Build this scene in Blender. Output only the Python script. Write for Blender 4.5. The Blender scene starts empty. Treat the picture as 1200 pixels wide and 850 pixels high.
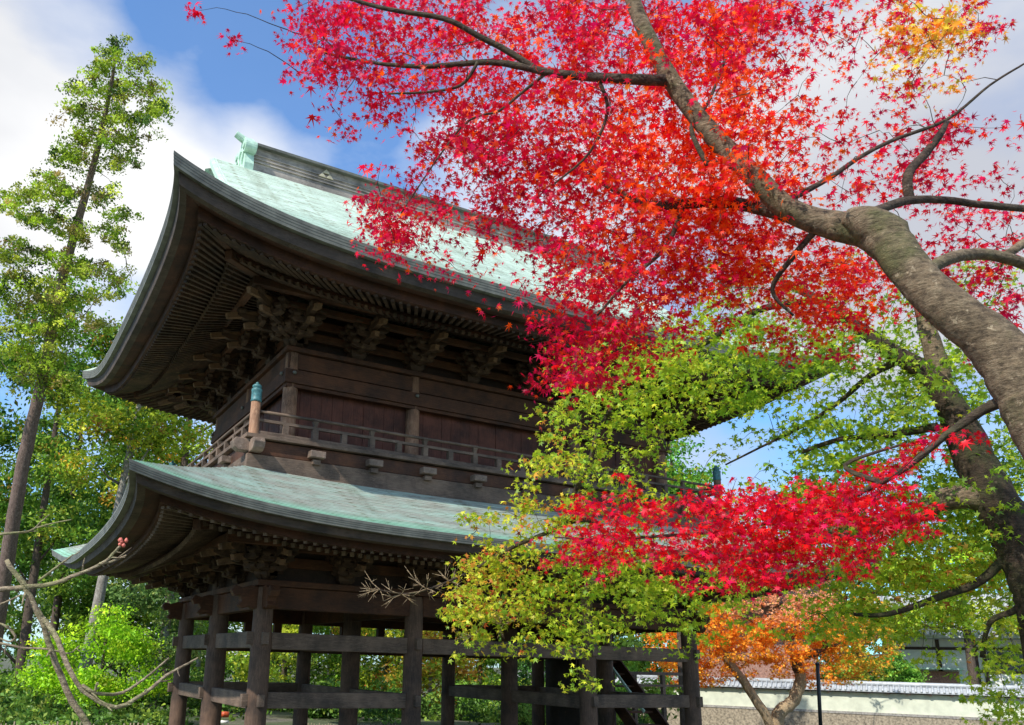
import bpy, math, random
import numpy as np
from mathutils import Vector, Matrix
random.seed(7); RNG=np.random.default_rng(11)
scene=bpy.context.scene; COL=scene.collection
R=math.radians
# ------------------------------------------------------------------ camera
F_,PITCH,ROLL,YAW,CX,CY=965.166,.2634,.026,.4862,495.997,516.509
EYE=Vector((-4.81284,-15.37363,1.65))
fw=Vector((math.sin(YAW)*math.cos(PITCH),math.cos(YAW)*math.cos(PITCH),math.sin(PITCH)))
rt=Vector((math.cos(YAW),-math.sin(YAW),0)); up=rt.cross(fw)
rt2=math.cos(ROLL)*rt+math.sin(ROLL)*up; up2=-math.sin(ROLL)*rt+math.cos(ROLL)*up
cd=bpy.data.cameras.new('camera'); cam=bpy.data.objects.new('camera',cd); COL.objects.link(cam)
cam.matrix_world=Matrix(((rt2.x,up2.x,-fw.x,EYE.x),(rt2.y,up2.y,-fw.y,EYE.y),(rt2.z,up2.z,-fw.z,EYE.z),(0,0,0,1)))
cd.sensor_width=36; cd.lens=F_/1200*36; cd.shift_x=(600-CX)/1200; cd.shift_y=(CY-425)/1200
cd.clip_end=2000; cd.clip_start=.05; scene.camera=cam
def at(px,py,w):
    d=fw+rt2*((px-CX)/F_)-up2*((py-CY)/F_)
    return EYE+d*w
def at_z(px,py,z):
    d=fw+rt2*((px-CX)/F_)-up2*((py-CY)/F_)
    return EYE+d*((z-EYE.z)/d.z)
def atn(P):   # numpy rows (px,py,w)
    P=np.asarray(P,float)
    e=np.array(EYE);f=np.array(fw);r=np.array(rt2);u=np.array(up2)
    return e+P[:,2:3]*(f+r*((P[:,0:1]-CX)/F_)-u*((P[:,1:2]-CY)/F_))
# ------------------------------------------------------------------ node materials
def new_mat(name):
    m=bpy.data.materials.new(name); m.use_nodes=True; nt=m.node_tree
    b=nt.nodes['Principled BSDF']; return m,nt,b
def nd(nt,t,**k):
    n=nt.nodes.new(t)
    for a,v in k.items():
        if a in n.inputs.keys(): n.inputs[a].default_value=v
        else: setattr(n,a,v)
    return n
def ramp(nt,src,stops,interp='LINEAR'):
    r=nt.nodes.new('ShaderNodeValToRGB'); r.color_ramp.interpolation=interp
    el=r.color_ramp.elements
    while len(el)<len(stops): el.new(.5)
    for e,(p,c) in zip(el,stops): e.position=p; e.color=(*c,1)
    nt.links.new(src,r.inputs[0]); return r
def coords(nt,scale,kind='Object'):
    tc=nt.nodes.new('ShaderNodeTexCoord'); mp=nt.nodes.new('ShaderNodeMapping')
    mp.inputs['Scale'].default_value=scale; nt.links.new(tc.outputs[kind],mp.inputs[0]); return mp.outputs[0]
def noise(nt,vec,scale,detail=6,rough=.6):
    n=nd(nt,'ShaderNodeTexNoise'); n.inputs['Scale'].default_value=scale
    n.inputs['Detail'].default_value=detail; n.inputs['Roughness'].default_value=rough
    nt.links.new(vec,n.inputs['Vector']); return n.outputs['Fac']
def mixc(nt,fac,a,b,mode='MIX'):
    m=nt.nodes.new('ShaderNodeMix'); m.data_type='RGBA'; m.blend_type=mode
    for s,v in ((m.inputs[0],fac),(m.inputs[6],a),(m.inputs[7],b)):
        if hasattr(v,'is_output'): nt.links.new(v,s)
        elif isinstance(v,(int,float)): s.default_value=v
        else: s.default_value=(*v,1)
    return m.outputs[2]
def bump(nt,b,h,strength=.4,dist=.02):
    n=nt.nodes.new('ShaderNodeBump'); n.inputs['Strength'].default_value=strength; n.inputs['Distance'].default_value=dist
    nt.links.new(h,n.inputs['Height']); nt.links.new(n.outputs[0],b.inputs['Normal'])
def wood(name,dark,mid,light,scale=(1,1,1),grain=9,rough=.75):
    m,nt,b=new_mat(name)
    v=coords(nt,scale); n1=noise(nt,v,grain,8,.7); n2=noise(nt,coords(nt,(1,1,1)),1.7,5,.6)
    r=ramp(nt,n1,[(.3,dark),(.52,mid),(.75,light)])
    c=mixc(nt,n2,r.outputs[0],mid); c2=ramp(nt,n2,[(.35,(.5,.5,.5)),(.65,(1.4,1.35,1.3))])
    c=mixc(nt,1.0,c,c2.outputs[0],'MULTIPLY')
    n3=noise(nt,v,grain*2.3,3,.5); ck=ramp(nt,n3,[(.455,(1,1,1)),(.49,(.28,.24,.22)),(.51,(.28,.24,.22)),(.545,(1,1,1))])
    n4=noise(nt,v,grain*.45,7,.75); bl=ramp(nt,n4,[(.60,(0,0,0)),(.78,(1,1,1))]); c=mixc(nt,bl.outputs[0],c,tuple(min(1,x*1.35) for x in light))
    n5=noise(nt,coords(nt,(1,1,1)),2.6,4,.5); gate_=ramp(nt,n5,[(.45,(0,0,0)),(.6,(.75,.75,.75))]); c=mixc(nt,gate_.outputs[0],c,mixc(nt,1.0,c,ck.outputs[0],'MULTIPLY'))
    nt.links.new(c,b.inputs['Base Color']); b.inputs['Roughness'].default_value=rough
    bump(nt,b,n1,.5,.015); return m
def simple(name,col,rough=.7,nscale=6,var=.35,metal=0,bmp=.2,det=5):
    m,nt,b=new_mat(name); n=noise(nt,coords(nt,(1,1,1)),nscale,det,.6)
    r=ramp(nt,n,[(.3,tuple(x*(1-var) for x in col)),(.7,tuple(min(1,x*(1+var)) for x in col))])
    nt.links.new(r.outputs[0],b.inputs['Base Color']); b.inputs['Roughness'].default_value=rough
    b.inputs['Metallic'].default_value=metal
    if bmp: bump(nt,b,n,bmp,.02)
    return m
M={}
M['beam_x']=wood('wood grain along x',(.020,.007,.002),(.080,.029,.010),(.18,.08,.033),(.6,6,6))
M['beam_y']=wood('wood grain along y',(.020,.007,.002),(.080,.029,.010),(.18,.08,.033),(6,.6,6))
M['post']=wood('weathered post wood',(.034,.017,.010),(.115,.068,.043),(.25,.165,.11),(5,5,.5))
M['rail_x']=wood('weathered rail wood x',(.045,.028,.018),(.145,.10,.07),(.31,.235,.175),(.6,6,6))
M['rail_y']=wood('weathered rail wood y',(.045,.028,.018),(.145,.10,.07),(.31,.235,.175),(6,.6,6))
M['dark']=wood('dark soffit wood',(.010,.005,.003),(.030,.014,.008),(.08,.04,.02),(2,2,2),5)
M['bracket']=wood('bracket wood',(.014,.006,.003),(.055,.028,.014),(.22,.14,.075),(2,2,2),3)
M['nose']=wood('pale beam nose wood',(.04,.02,.009),(.15,.082,.04),(.34,.21,.11),(2,2,2),5)
M['panel']=wood('reddish plank wood',(.04,.012,.007),(.115,.036,.020),(.20,.075,.042),(7,7,.5))
M['upper_post']=wood('peeling post wood',(.09,.04,.022),(.28,.15,.085),(.62,.44,.30),(4,4,.8),7)
M['endgrain']=wood('pale weathered beam end',(.07,.048,.035),(.20,.145,.11),(.38,.31,.25),(2,2,2),6)
M['eave_wood']=wood('reddish eave board',(.022,.008,.004),(.062,.022,.010),(.13,.05,.022),(.8,.8,3),6)
M['fascia']=wood('brown grey fascia',(.036,.025,.018),(.075,.053,.039),(.13,.10,.078),(.6,.6,5),6)
M['ridge']=wood('weathered ridge boards',(.16,.13,.11),(.38,.34,.30),(.58,.54,.49),(.5,.5,7),6)
M['edge']=simple('dark grey copper edge',(.14,.14,.115),.55,4,.4,0,.2)
M['patina']=simple('pale copper patina',(.50,.70,.56),.6,7,.22,0,.15)
M['teal']=simple('teal bronze cap',(.06,.19,.20),.5,20,.5,0,.2)
M['gold']=simple('cream gilt crest',(.50,.44,.30),.45,8,.2)
M['stone']=simple('grey stone',(.30,.28,.25),.85,9,.4,0,.4)
CRS=.10
def roof_mat(name,cols,eave=None,streak=26):
    m,nt,b=new_mat(name)
    uvn=nt.nodes.new('ShaderNodeUVMap'); mp=nt.nodes.new('ShaderNodeMapping'); nt.links.new(uvn.outputs[0],mp.inputs[0])
    mp.inputs['Scale'].default_value=(.5,2.2,1)
    n1=noise(nt,mp.outputs[0],1.3,9,.75)
    mp2=nt.nodes.new('ShaderNodeMapping'); nt.links.new(uvn.outputs[0],mp2.inputs[0]); mp2.inputs['Scale'].default_value=(1.6,1/CRS,1)
    br=nt.nodes.new('ShaderNodeTexBrick'); nt.links.new(mp2.outputs[0],br.inputs[0])
    br.inputs['Scale'].default_value=1; br.inputs['Mortar Size'].default_value=.13; br.inputs['Mortar Smooth'].default_value=1.0; br.offset_frequency=2; br.offset=.37; br.inputs['Row Height'].default_value=1; br.inputs['Brick Width'].default_value=7.3
    br.inputs['Color1'].default_value=(.88,.88,.88,1); br.inputs['Color2'].default_value=(1.08,1.08,1.08,1); br.inputs['Mortar'].default_value=(.62,.57,.5,1)
    mp3=nt.nodes.new('ShaderNodeMapping'); nt.links.new(uvn.outputs[0],mp3.inputs[0]); mp3.inputs['Scale'].default_value=(2.2,22,1)
    n3=noise(nt,mp3.outputs[0],1,6,.8)
    r=ramp(nt,n1,cols); f=ramp(nt,n3,[(.37,(.42,.36,.27)),(.47,(.9,.9,.88)),(.6,(1.08,1.08,1.08))])
    mp4=nt.nodes.new('ShaderNodeMapping'); nt.links.new(uvn.outputs[0],mp4.inputs[0]); mp4.inputs['Scale'].default_value=(1.6,.35,1)
    n5=noise(nt,mp4.outputs[0],1.0,7,.65); st=ramp(nt,n5,[(.34,(.62,.60,.52)),(.47,(1,1,1)),(.66,(1.1,1.1,1.08))])
    c=mixc(nt,.85,r.outputs[0],f.outputs[0],'MULTIPLY'); c=mixc(nt,.9,c,br.outputs[0],'MULTIPLY'); c=mixc(nt,.75,c,st.outputs[0],'MULTIPLY')
    if eave:
        sx=nt.nodes.new('ShaderNodeSeparateXYZ'); nt.links.new(uvn.outputs[0],sx.inputs[0])
        ad=nt.nodes.new('ShaderNodeMath'); ad.operation='MULTIPLY_ADD'; nt.links.new(n1,ad.inputs[0]); ad.inputs[1].default_value=1.1; nt.links.new(sx.outputs[1],ad.inputs[2])
        er=ramp(nt,ad.outputs[0],[(.7,(0,0,0)),(1.7,(1,1,1))])
        base=mixc(nt,.9,mixc(nt,.8,eave,f.outputs[0],'MULTIPLY'),br.outputs[0],'MULTIPLY')
        c=mixc(nt,er.outputs[0],base,c)
    nt.links.new(c,b.inputs['Base Color']); b.inputs['Roughness'].default_value=.55
    bump(nt,b,n3,.35,.02); return m
M['roof_up']=roof_mat('copper shingle mint',[(.25,(.44,.46,.36)),(.42,(.58,.72,.60)),(.7,(.70,.84,.73))])
M['roof_low']=roof_mat('copper shingle weathered',[(.28,(.25,.20,.165)),(.46,(.35,.38,.33)),(.66,(.40,.58,.50))],(.30,.58,.44))
def leaf_mat(name,trans=.5,rough=.45):
    m=bpy.data.materials.new(name); m.use_nodes=True; nt=m.node_tree; nt.nodes.clear()
    out=nt.nodes.new('ShaderNodeOutputMaterial'); at_=nt.nodes.new('ShaderNodeAttribute'); at_.attribute_name='leafcol'
    d=nt.nodes.new('ShaderNodeBsdfDiffuse'); t=nt.nodes.new('ShaderNodeBsdfTranslucent'); g=nt.nodes.new('ShaderNodeBsdfGlossy')
    g.inputs['Roughness'].default_value=rough; g.inputs[0].default_value=(.8,.8,.8,1)
    nt.links.new(at_.outputs[0],d.inputs[0])
    nt.links.new(at_.outputs[0],t.inputs[0])
    sc_=nt.nodes.new('ShaderNodeVectorMath'); sc_.operation='SCALE'; sc_.inputs[3].default_value=.62*(1-trans)/.5; nt.links.new(at_.outputs[1],sc_.inputs[0]); nt.links.new(sc_.outputs[0],d.inputs[0])
    sd_=nt.nodes.new('ShaderNodeVectorMath'); sd_.operation='SCALE'; sd_.inputs[3].default_value=.62*trans/.5; nt.links.new(at_.outputs[1],sd_.inputs[0]); nt.links.new(sd_.outputs[0],t.inputs[0])
    m1=nt.nodes.new('ShaderNodeAddShader'); nt.links.new(d.outputs[0],m1.inputs[0]); nt.links.new(t.outputs[0],m1.inputs[1])
    m2=nt.nodes.new('ShaderNodeMixShader'); m2.inputs[0].default_value=.02
    nt.links.new(m1.outputs[0],m2.inputs[1]); nt.links.new(g.outputs[0],m2.inputs[2])
    nt.links.new(m2.outputs[0],out.inputs[0]); return m
M['leaf']=leaf_mat('thin leaf',.5)
M['far_leaf']=leaf_mat('far leaf',.35)
def bark(name,a,b_,c_,sc=(6,6,1.5),moss=None,s=5,crack=.25):
    m,nt,b=new_mat(name); v=coords(nt,sc); n1=noise(nt,v,s,9,.7); n2=noise(nt,coords(nt,(1,1,1)),3.1,6,.65)
    r=ramp(nt,n1,[(.3,a),(.5,b_),(.72,c_)]); c=r.outputs[0]
    if moss:
        mr=ramp(nt,n2,[(.5,(0,0,0)),(.62,(1,1,1))]); c=mixc(nt,mr.outputs[0],c,moss)
    vo=nt.nodes.new('ShaderNodeTexVoronoi'); vo.feature='DISTANCE_TO_EDGE'; vo.inputs['Scale'].default_value=s*1.1
    wv=nt.nodes.new('ShaderNodeVectorMath'); wv.operation='MULTIPLY_ADD'; nz=nd(nt,'ShaderNodeTexNoise'); nz.inputs['Scale'].default_value=s; nz.inputs['Detail'].default_value=5; nt.links.new(v,nz.inputs['Vector'])
    nt.links.new(nz.outputs['Color'],wv.inputs[0]); wv.inputs[1].default_value=(.5,.5,.5); nt.links.new(v,wv.inputs[2]); nt.links.new(wv.outputs[0],vo.inputs['Vector'])
    vr=ramp(nt,vo.outputs['Distance'],[(.0,(.35,.33,.3)),(.10,(1,1,1))]); c=mixc(nt,crack,c,vr.outputs[0],'MULTIPLY')
    nw=noise(nt,coords(nt,(9,9,30)),2.2,8,.7); wr=ramp(nt,nw,[(.42,(.5,.47,.44)),(.5,(1,1,1)),(.62,(1.25,1.22,1.18))]); c=mixc(nt,.8,c,wr.outputs[0],'MULTIPLY')
    n6=noise(nt,coords(nt,(1,1,1)),17,7,.75); lr=ramp(nt,n6,[(.60,(0,0,0)),(.66,(.8,.8,.8))]); c=mixc(nt,lr.outputs[0],c,tuple(min(1,x*1.5+.03) for x in c_))
    hm=nt.nodes.new('ShaderNodeMath'); hm.operation='MULTIPLY_ADD'; nt.links.new(nw,hm.inputs[0]); hm.inputs[1].default_value=.9; nt.links.new(n1,hm.inputs[2])
    nt.links.new(c,b.inputs['Base Color']); b.inputs['Roughness'].default_value=.88; bump(nt,b,hm.outputs[0],.9,.02); return m
M['bark_maple']=bark('maple bark',(.07,.047,.028),(.20,.145,.088),(.32,.25,.16),(3,3,3),(.13,.12,.05),6)
M['bark_backlit']=bark('backlit darkened maple bark',(.025,.016,.011),(.075,.05,.034),(.15,.11,.075),(3,3,3),(.08,.07,.035),6)  # maple bark with the backlit darkness of the branches put into its colour
M['bark_green']=bark('mossy dark bark',(.016,.010,.006),(.05,.032,.018),(.11,.075,.042),(3,3,3),(.055,.055,.018),5)
M['bark_cedar']=bark('cedar bark',(.07,.045,.035),(.19,.13,.105),(.33,.25,.21),(5,5,.6))
M['bark_pale']=bark('pale bark',(.16,.14,.12),(.32,.29,.25),(.48,.45,.40),(4,4,1))
M['bark_brown']=bark('brown bark',(.045,.03,.022),(.10,.07,.05),(.19,.14,.11),(5,5,.8))
M['twig']=bark('pale twig',(.20,.14,.08),(.42,.31,.18),(.56,.46,.30),(6,6,6))
M['bare']=bark('bare branch bark',(.20,.13,.10),(.42,.33,.22),(.55,.48,.30),(9,9,9),(.36,.36,.16),8)
# ------------------------------------------------------------------ mesh helpers
class MB:
    def __init__(s): s.v=[];s.f=[];s.uv=None
    def quadbox(s,c8):
        n=len(s.v); s.v+= [tuple(p) for p in c8]
        s.f+=[(n,n+3,n+2,n+1),(n+4,n+5,n+6,n+7),(n,n+1,n+5,n+4),(n+1,n+2,n+6,n+5),(n+2,n+3,n+7,n+6),(n+3,n,n+4,n+7)]
    def box(s,x0,x1,y0,y1,z0,z1,tap=0):
        t=tap
        s.quadbox([(x0+t,y0+t,z0),(x1-t,y0+t,z0),(x1-t,y1-t,z0),(x0+t,y1-t,z0),(x0,y0,z1),(x1,y0,z1),(x1,y1,z1),(x0,y1,z1)])
    def beam(s,p0,p1,w,h,upv=(0,0,1)):
        p0=Vector(p0);p1=Vector(p1);d=(p1-p0).normalized();sd=d.cross(Vector(upv)).normalized();u=sd.cross(d)
        c=[]
        for p in (p0,p1):
            for a,b in ((-1,-1),(1,-1),(1,1),(-1,1)): c.append(p+sd*(a*w/2)+u*(b*h/2))
        s.quadbox(c)
    def prism(s,pts2,fn,a,b):
        n=len(s.v);k=len(pts2)
        s.v+=[tuple(fn(x,y,a)) for x,y in pts2]+[tuple(fn(x,y,b)) for x,y in pts2]
        s.f.append(tuple(range(n,n+k))); s.f.append(tuple(range(n+2*k-1,n+k-1,-1)))
        for i in range(k): j=(i+1)%k; s.f.append((n+j,n+i,n+k+i,n+k+j))
    def tube(s,pts,rad,sides=8,jit=0,cap=True):
        pts=[Vector(p) for p in pts]; n=len(pts)
        if not hasattr(rad,'__len__'): rad=[rad]*n
        d=(pts[1]-pts[0]).normalized(); ref=Vector((0,0,1)) if abs(d.z)<.9 else Vector((1,0,0))
        x=d.cross(ref).normalized(); base=len(s.v)
        for i,p in enumerate(pts):
            d=(pts[min(i+1,n-1)]-pts[max(i-1,0)]).normalized(); x=(x-d*x.dot(d)).normalized(); y=d.cross(x)
            for k in range(sides):
                a=2*math.pi*k/sides; r=rad[i]*(1+jit*random.uniform(-1,1)); s.v.append(tuple(p+x*(r*math.cos(a))+y*(r*math.sin(a))))
        for i in range(n-1):
            for k in range(sides):
                a=base+i*sides+k; b=base+i*sides+(k+1)%sides; s.f.append((a,b,b+sides,a+sides))
        if cap: s.f.append(tuple(range(base+sides-1,base-1,-1))); s.f.append(tuple(base+(n-1)*sides+k for k in range(sides)))
    def lathe(s,c,prof,sides=20):
        pts=[(c[0],c[1],c[2]+z) for z,r in prof]; s.tube(pts,[max(r,.001) for z,r in prof],sides)
    def grid(s,P,flip=False,uv=None):
        n=len(s.v);m,k=P.shape[:2]; s.v+=[tuple(p) for p in P.reshape(-1,3)]
        for i in range(m-1):
            for j in range(k-1):
                a=n+i*k+j; q=(a,a+1,a+k+1,a+k); s.f.append(q[::-1] if flip else q)
        if uv is not None: s.uv=(s.uv or [])+[tuple(t) for t in uv.reshape(-1,2)]
    def build(s,name,mat,parent=None,smooth=False,bev=0):
        me=bpy.data.meshes.new(name); me.from_pydata(s.v,[],s.f); me.validate()
        o=bpy.data.objects.new(name,me); COL.objects.link(o)
        if mat: me.materials.append(mat)
        if smooth: me.polygons.foreach_set('use_smooth',[True]*len(me.polygons))
        if s.uv:
            l=me.uv_layers.new(name='UVMap'); idx=np.zeros(len(me.loops),dtype=np.int32); me.loops.foreach_get('vertex_index',idx)
            l.data.foreach_set('uv',np.array(s.uv,dtype=np.float32)[idx].ravel())
        if bev:
            b=o.modifiers.new('bevel','BEVEL'); b.width=bev; b.segments=2; b.limit_method='ANGLE'
        if parent: adopt(o,parent)
        return o
def wloc(o):
    p=Vector(o.location)
    while o.parent: o=o.parent; p=p+Vector(o.location) if False else p
    return p
def adopt(o,parent):
    # only top-level empties carry a location; meshes hold world coordinates
    o.parent=parent; r=parent
    while r.parent: r=r.parent
    if parent is r: o.matrix_parent_inverse=Matrix.Translation(-Vector(r.location))
def tag(o,label=None,cat=None,group=None,kind=None):
    for k,v in (('label',label),('category',cat),('group',group),('kind',kind)):
        if v: o[k]=v
    return o
def thing(name,loc,label,cat,group=None):
    o=bpy.data.objects.new(name,None); COL.objects.link(o); o.location=loc; o.empty_display_size=.3
    return tag(o,label,cat,group)
def smooth_path(pts,rad,sub=4,jit=0):
    P=[Vector(p) for p in pts]; n=len(P); out=[];ro=[]
    for i in range(n-1):
        p0=P[max(i-1,0)];p1=P[i];p2=P[i+1];p3=P[min(i+2,n-1)]
        for k in range(sub):
            t=k/sub; q=.5*((2*p1)+(p2-p0)*t+(2*p0-5*p1+4*p2-p3)*t*t+(3*p1-p0-3*p2+p3)*t**3)
            r=rad[i]*(1-t)+rad[i+1]*t
            if jit: q=q+Vector((random.uniform(-1,1),random.uniform(-1,1),random.uniform(-1,1)))*r*jit
            out.append(q); ro.append(r)
    out.append(P[-1]); ro.append(rad[-1]); return out,ro
# leaves ---------------------------------------------------------------
def leaf_shape(kind):
    if kind=='maple7':
        A=[-140,-93,-47,0,47,93,140]; L=[.40,.74,.98,1.08,.98,.74,.40]; notch=.25
    elif kind=='maple5':
        A=[-118,-60,0,60,118]; L=[.55,.9,1,.9,.55]; notch=.34
    elif kind=='quad':
        V=np.array([(0,-.9,0),(.5,0,.12),(0,1,-.1),(-.5,0,.12)],float); return V,[(0,1,2),(0,2,3)]
    elif kind=='tuft':
        V=[];T=[]
        for a in (0,60,120):
            c,s_=math.cos(R(a)),math.sin(R(a)); b=len(V)
            V+=[(-c*1,-s_*1,-.3),(s_*.3,-c*.3,.15),(c*1,s_*1,-.3),(-s_*.3,c*.3,.15)]; T+=[(b,b+1,b+2),(b,b+2,b+3)]
        return np.array(V,float),T
    V=[(0,0,.06)]
    for i,(a,l) in enumerate(zip(A,L)):
        V.append((math.sin(R(a))*l,math.cos(R(a))*l,-.16*l))
        if i<len(A)-1:
            m=(a+A[i+1])/2; V.append((math.sin(R(m))*notch,math.cos(R(m))*notch,.03))
    V.append((0,-.22,.0)); k=len(V)
    T=[(0,i+1,i) for i in range(1,k-1)]+[(0,1,k-1)]
    return np.array(V,float),T
def leaves(name,P,size,colr,parent=None,kind='maple5',mat='leaf',upbias=.6,droop=.5):
    P=np.asarray(P,float);n=len(P);V,T=leaf_shape(kind);k=len(V)
    size=np.broadcast_to(size,(n,))
    nrm=RNG.normal(size=(n,3)); nrm[:,2]+=upbias*1.6; nrm/=np.linalg.norm(nrm,axis=1)[:,None]
    tip=RNG.normal(size=(n,3)); tip[:,2]-=droop*1.8; tip-=nrm*(tip*nrm).sum(1)[:,None]; tip/=np.linalg.norm(tip,axis=1)[:,None]+1e-9
    side=np.cross(tip,nrm)
    W=(V[None,:,0,None]*side[:,None]+V[None,:,1,None]*tip[:,None]+V[None,:,2,None]*nrm[:,None])*size[:,None,None]+P[:,None]
    me=bpy.data.meshes.new(name); me.vertices.add(n*k); me.vertices.foreach_set('co',W.reshape(-1).astype(np.float32))
    T=np.array(T,dtype=np.int32); F=(T[None]+(np.arange(n,dtype=np.int32)*k)[:,None,None]).reshape(-1)
    nf=n*len(T); me.loops.add(nf*3); me.loops.foreach_set('vertex_index',F)
    me.polygons.add(nf); me.polygons.foreach_set('loop_start',np.arange(nf,dtype=np.int32)*3)
    try: me.polygons.foreach_set('loop_total',np.full(nf,3,dtype=np.int32))
    except Exception: pass
    me.update(calc_edges=True)
    ca=me.color_attributes.new('leafcol','FLOAT_COLOR','POINT')
    c=np.ones((n,k,4),dtype=np.float32); c[:,:,:3]=np.asarray(colr,dtype=np.float32)[:,None,:]; ca.data.foreach_set('color',c.ravel())
    me.materials.append(M[mat]); o=bpy.data.objects.new(name,me); COL.objects.link(o)
    if parent: adopt(o,parent)
    return o
def palette(n,cols,wts,var=.18):
    cols=np.array(cols,float);w=np.array(wts,float);w/=w.sum()
    c=cols[RNG.choice(len(cols),n,p=w)]
    c2=cols[RNG.choice(len(cols),n,p=w)]; t=RNG.random((n,1))*.5
    return np.clip((c*(1-t)+c2*t)*np.exp(RNG.normal(0,var,(n,1))),0,1)
# ================================================================== SETTING
WA=Vector((32.15,19.386,0)); WB=Vector((39.383,7.154,0)); wd=(WB-WA).normalized(); wn=Vector((wd.y,-wd.x,0))
if wn.dot(EYE-WA)<0: wn=-wn     # towards camera
def gz(x,y):
    return _gz(x,y)-.45
def _gz(x,y):
    s=(x-8)*.55+(y-2)*.45
    t=min(max((s-7)/9,0),1); t=t*t*(3-2*t)
    return -1.5*t if x>6 else -1.5*t*max(0,min(1,(x-0)/6))
def build_ground():
    m,nt,b=new_mat('temple ground'); v=coords(nt,(1,1,1)); n1=noise(nt,v,.35,6,.6); n2=noise(nt,v,14,6,.7)
    r=ramp(nt,n1,[(.38,(.17,.15,.12)),(.5,(.11,.12,.06)),(.62,(.045,.075,.02))]); r2=ramp(nt,n2,[(.3,(.6,.6,.6)),(.7,(1.3,1.3,1.3))])
    nt.links.new(mixc(nt,1.0,r.outputs[0],r2.outputs[0],'MULTIPLY'),b.inputs['Base Color']); b.inputs['Roughness'].default_value=.95; bump(nt,b,n2,.6,.03)
    xs=np.concatenate([[-900,-400,-150,-80],np.arange(-50,72,2.),[90,140,300,900]]); ys=np.concatenate([[-900,-300,-80,-40],np.arange(-24,92,2.),[110,160,320,900]])
    P=np.array([[(x,y,gz(x,y)) for x in xs] for y in ys]); mb=MB(); mb.grid(P)
    tag(mb.build('ground',m,None,True),kind='structure')
build_ground()
# ================================================================== TEMPLE GATE
BA,BB,BD=3.2,4.4908,3.1643
XS=[0,BA,BA+BB,2*BA+BB]; YS=[0,BD,2*BD]; N=XS[3]; D=YS[2]; CXG,CYG=N/2,D/2
gate=thing('temple_gate',(CXG,CYG,0),'two-storey dark timber temple gate with curved green copper roofs and a balcony','temple gate')
def around(side,along,out,z):
    if side==0: return (CXG+along,CYG-out,z)
    if side==1: return (CXG-out,CYG-along,z)
    if side==2: return (CXG-along,CYG+out,z)
    return (CXG+out,CYG+along,z)
HALF=[(N/2,D/2),(D/2,N/2),(N/2,D/2),(D/2,N/2)]   # (half along, half perpendicular)
class Roof: pass
RU=Roof(); RU.qt=3.02; RU.qm=2.77; RU.zm=8.95; RU.zt=9.6; RU.ex=[4,2.6,4,2.6]
RL=Roof(); RL.qt=3.15; RL.qm=2.95; RL.zm=3.83; RL.zt=4.38; RL.ex=[4,3,4,3]
def rpt(r,side,u,o,dz,decay=3.5,qdecay=2.5):
    ha,hp=HALF[side]; au=abs(u)
    q=r.qm+(r.qt-r.qm)*au**8; q=r.qt-(r.qt-q)*max(0,1+o/qdecay)
    lift=(r.zt-r.zm)*au**r.ex[side]*max(0,1+o/decay)
    return around(side,u*(ha+r.qt+o),hp+q+o,r.zm+lift+dz)
US=np.sin(np.linspace(-math.pi/2,math.pi/2,81)); US=US*.6+np.linspace(-1,1,81)*.4
def ring(mb,r,prof,sides=(0,1,2,3),decay=3.5):
    for s in sides:
        P=np.array([[rpt(r,s,u,o,dz,decay) for u in US] for o,dz in prof]); mb.grid(P,flip=True)
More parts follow.
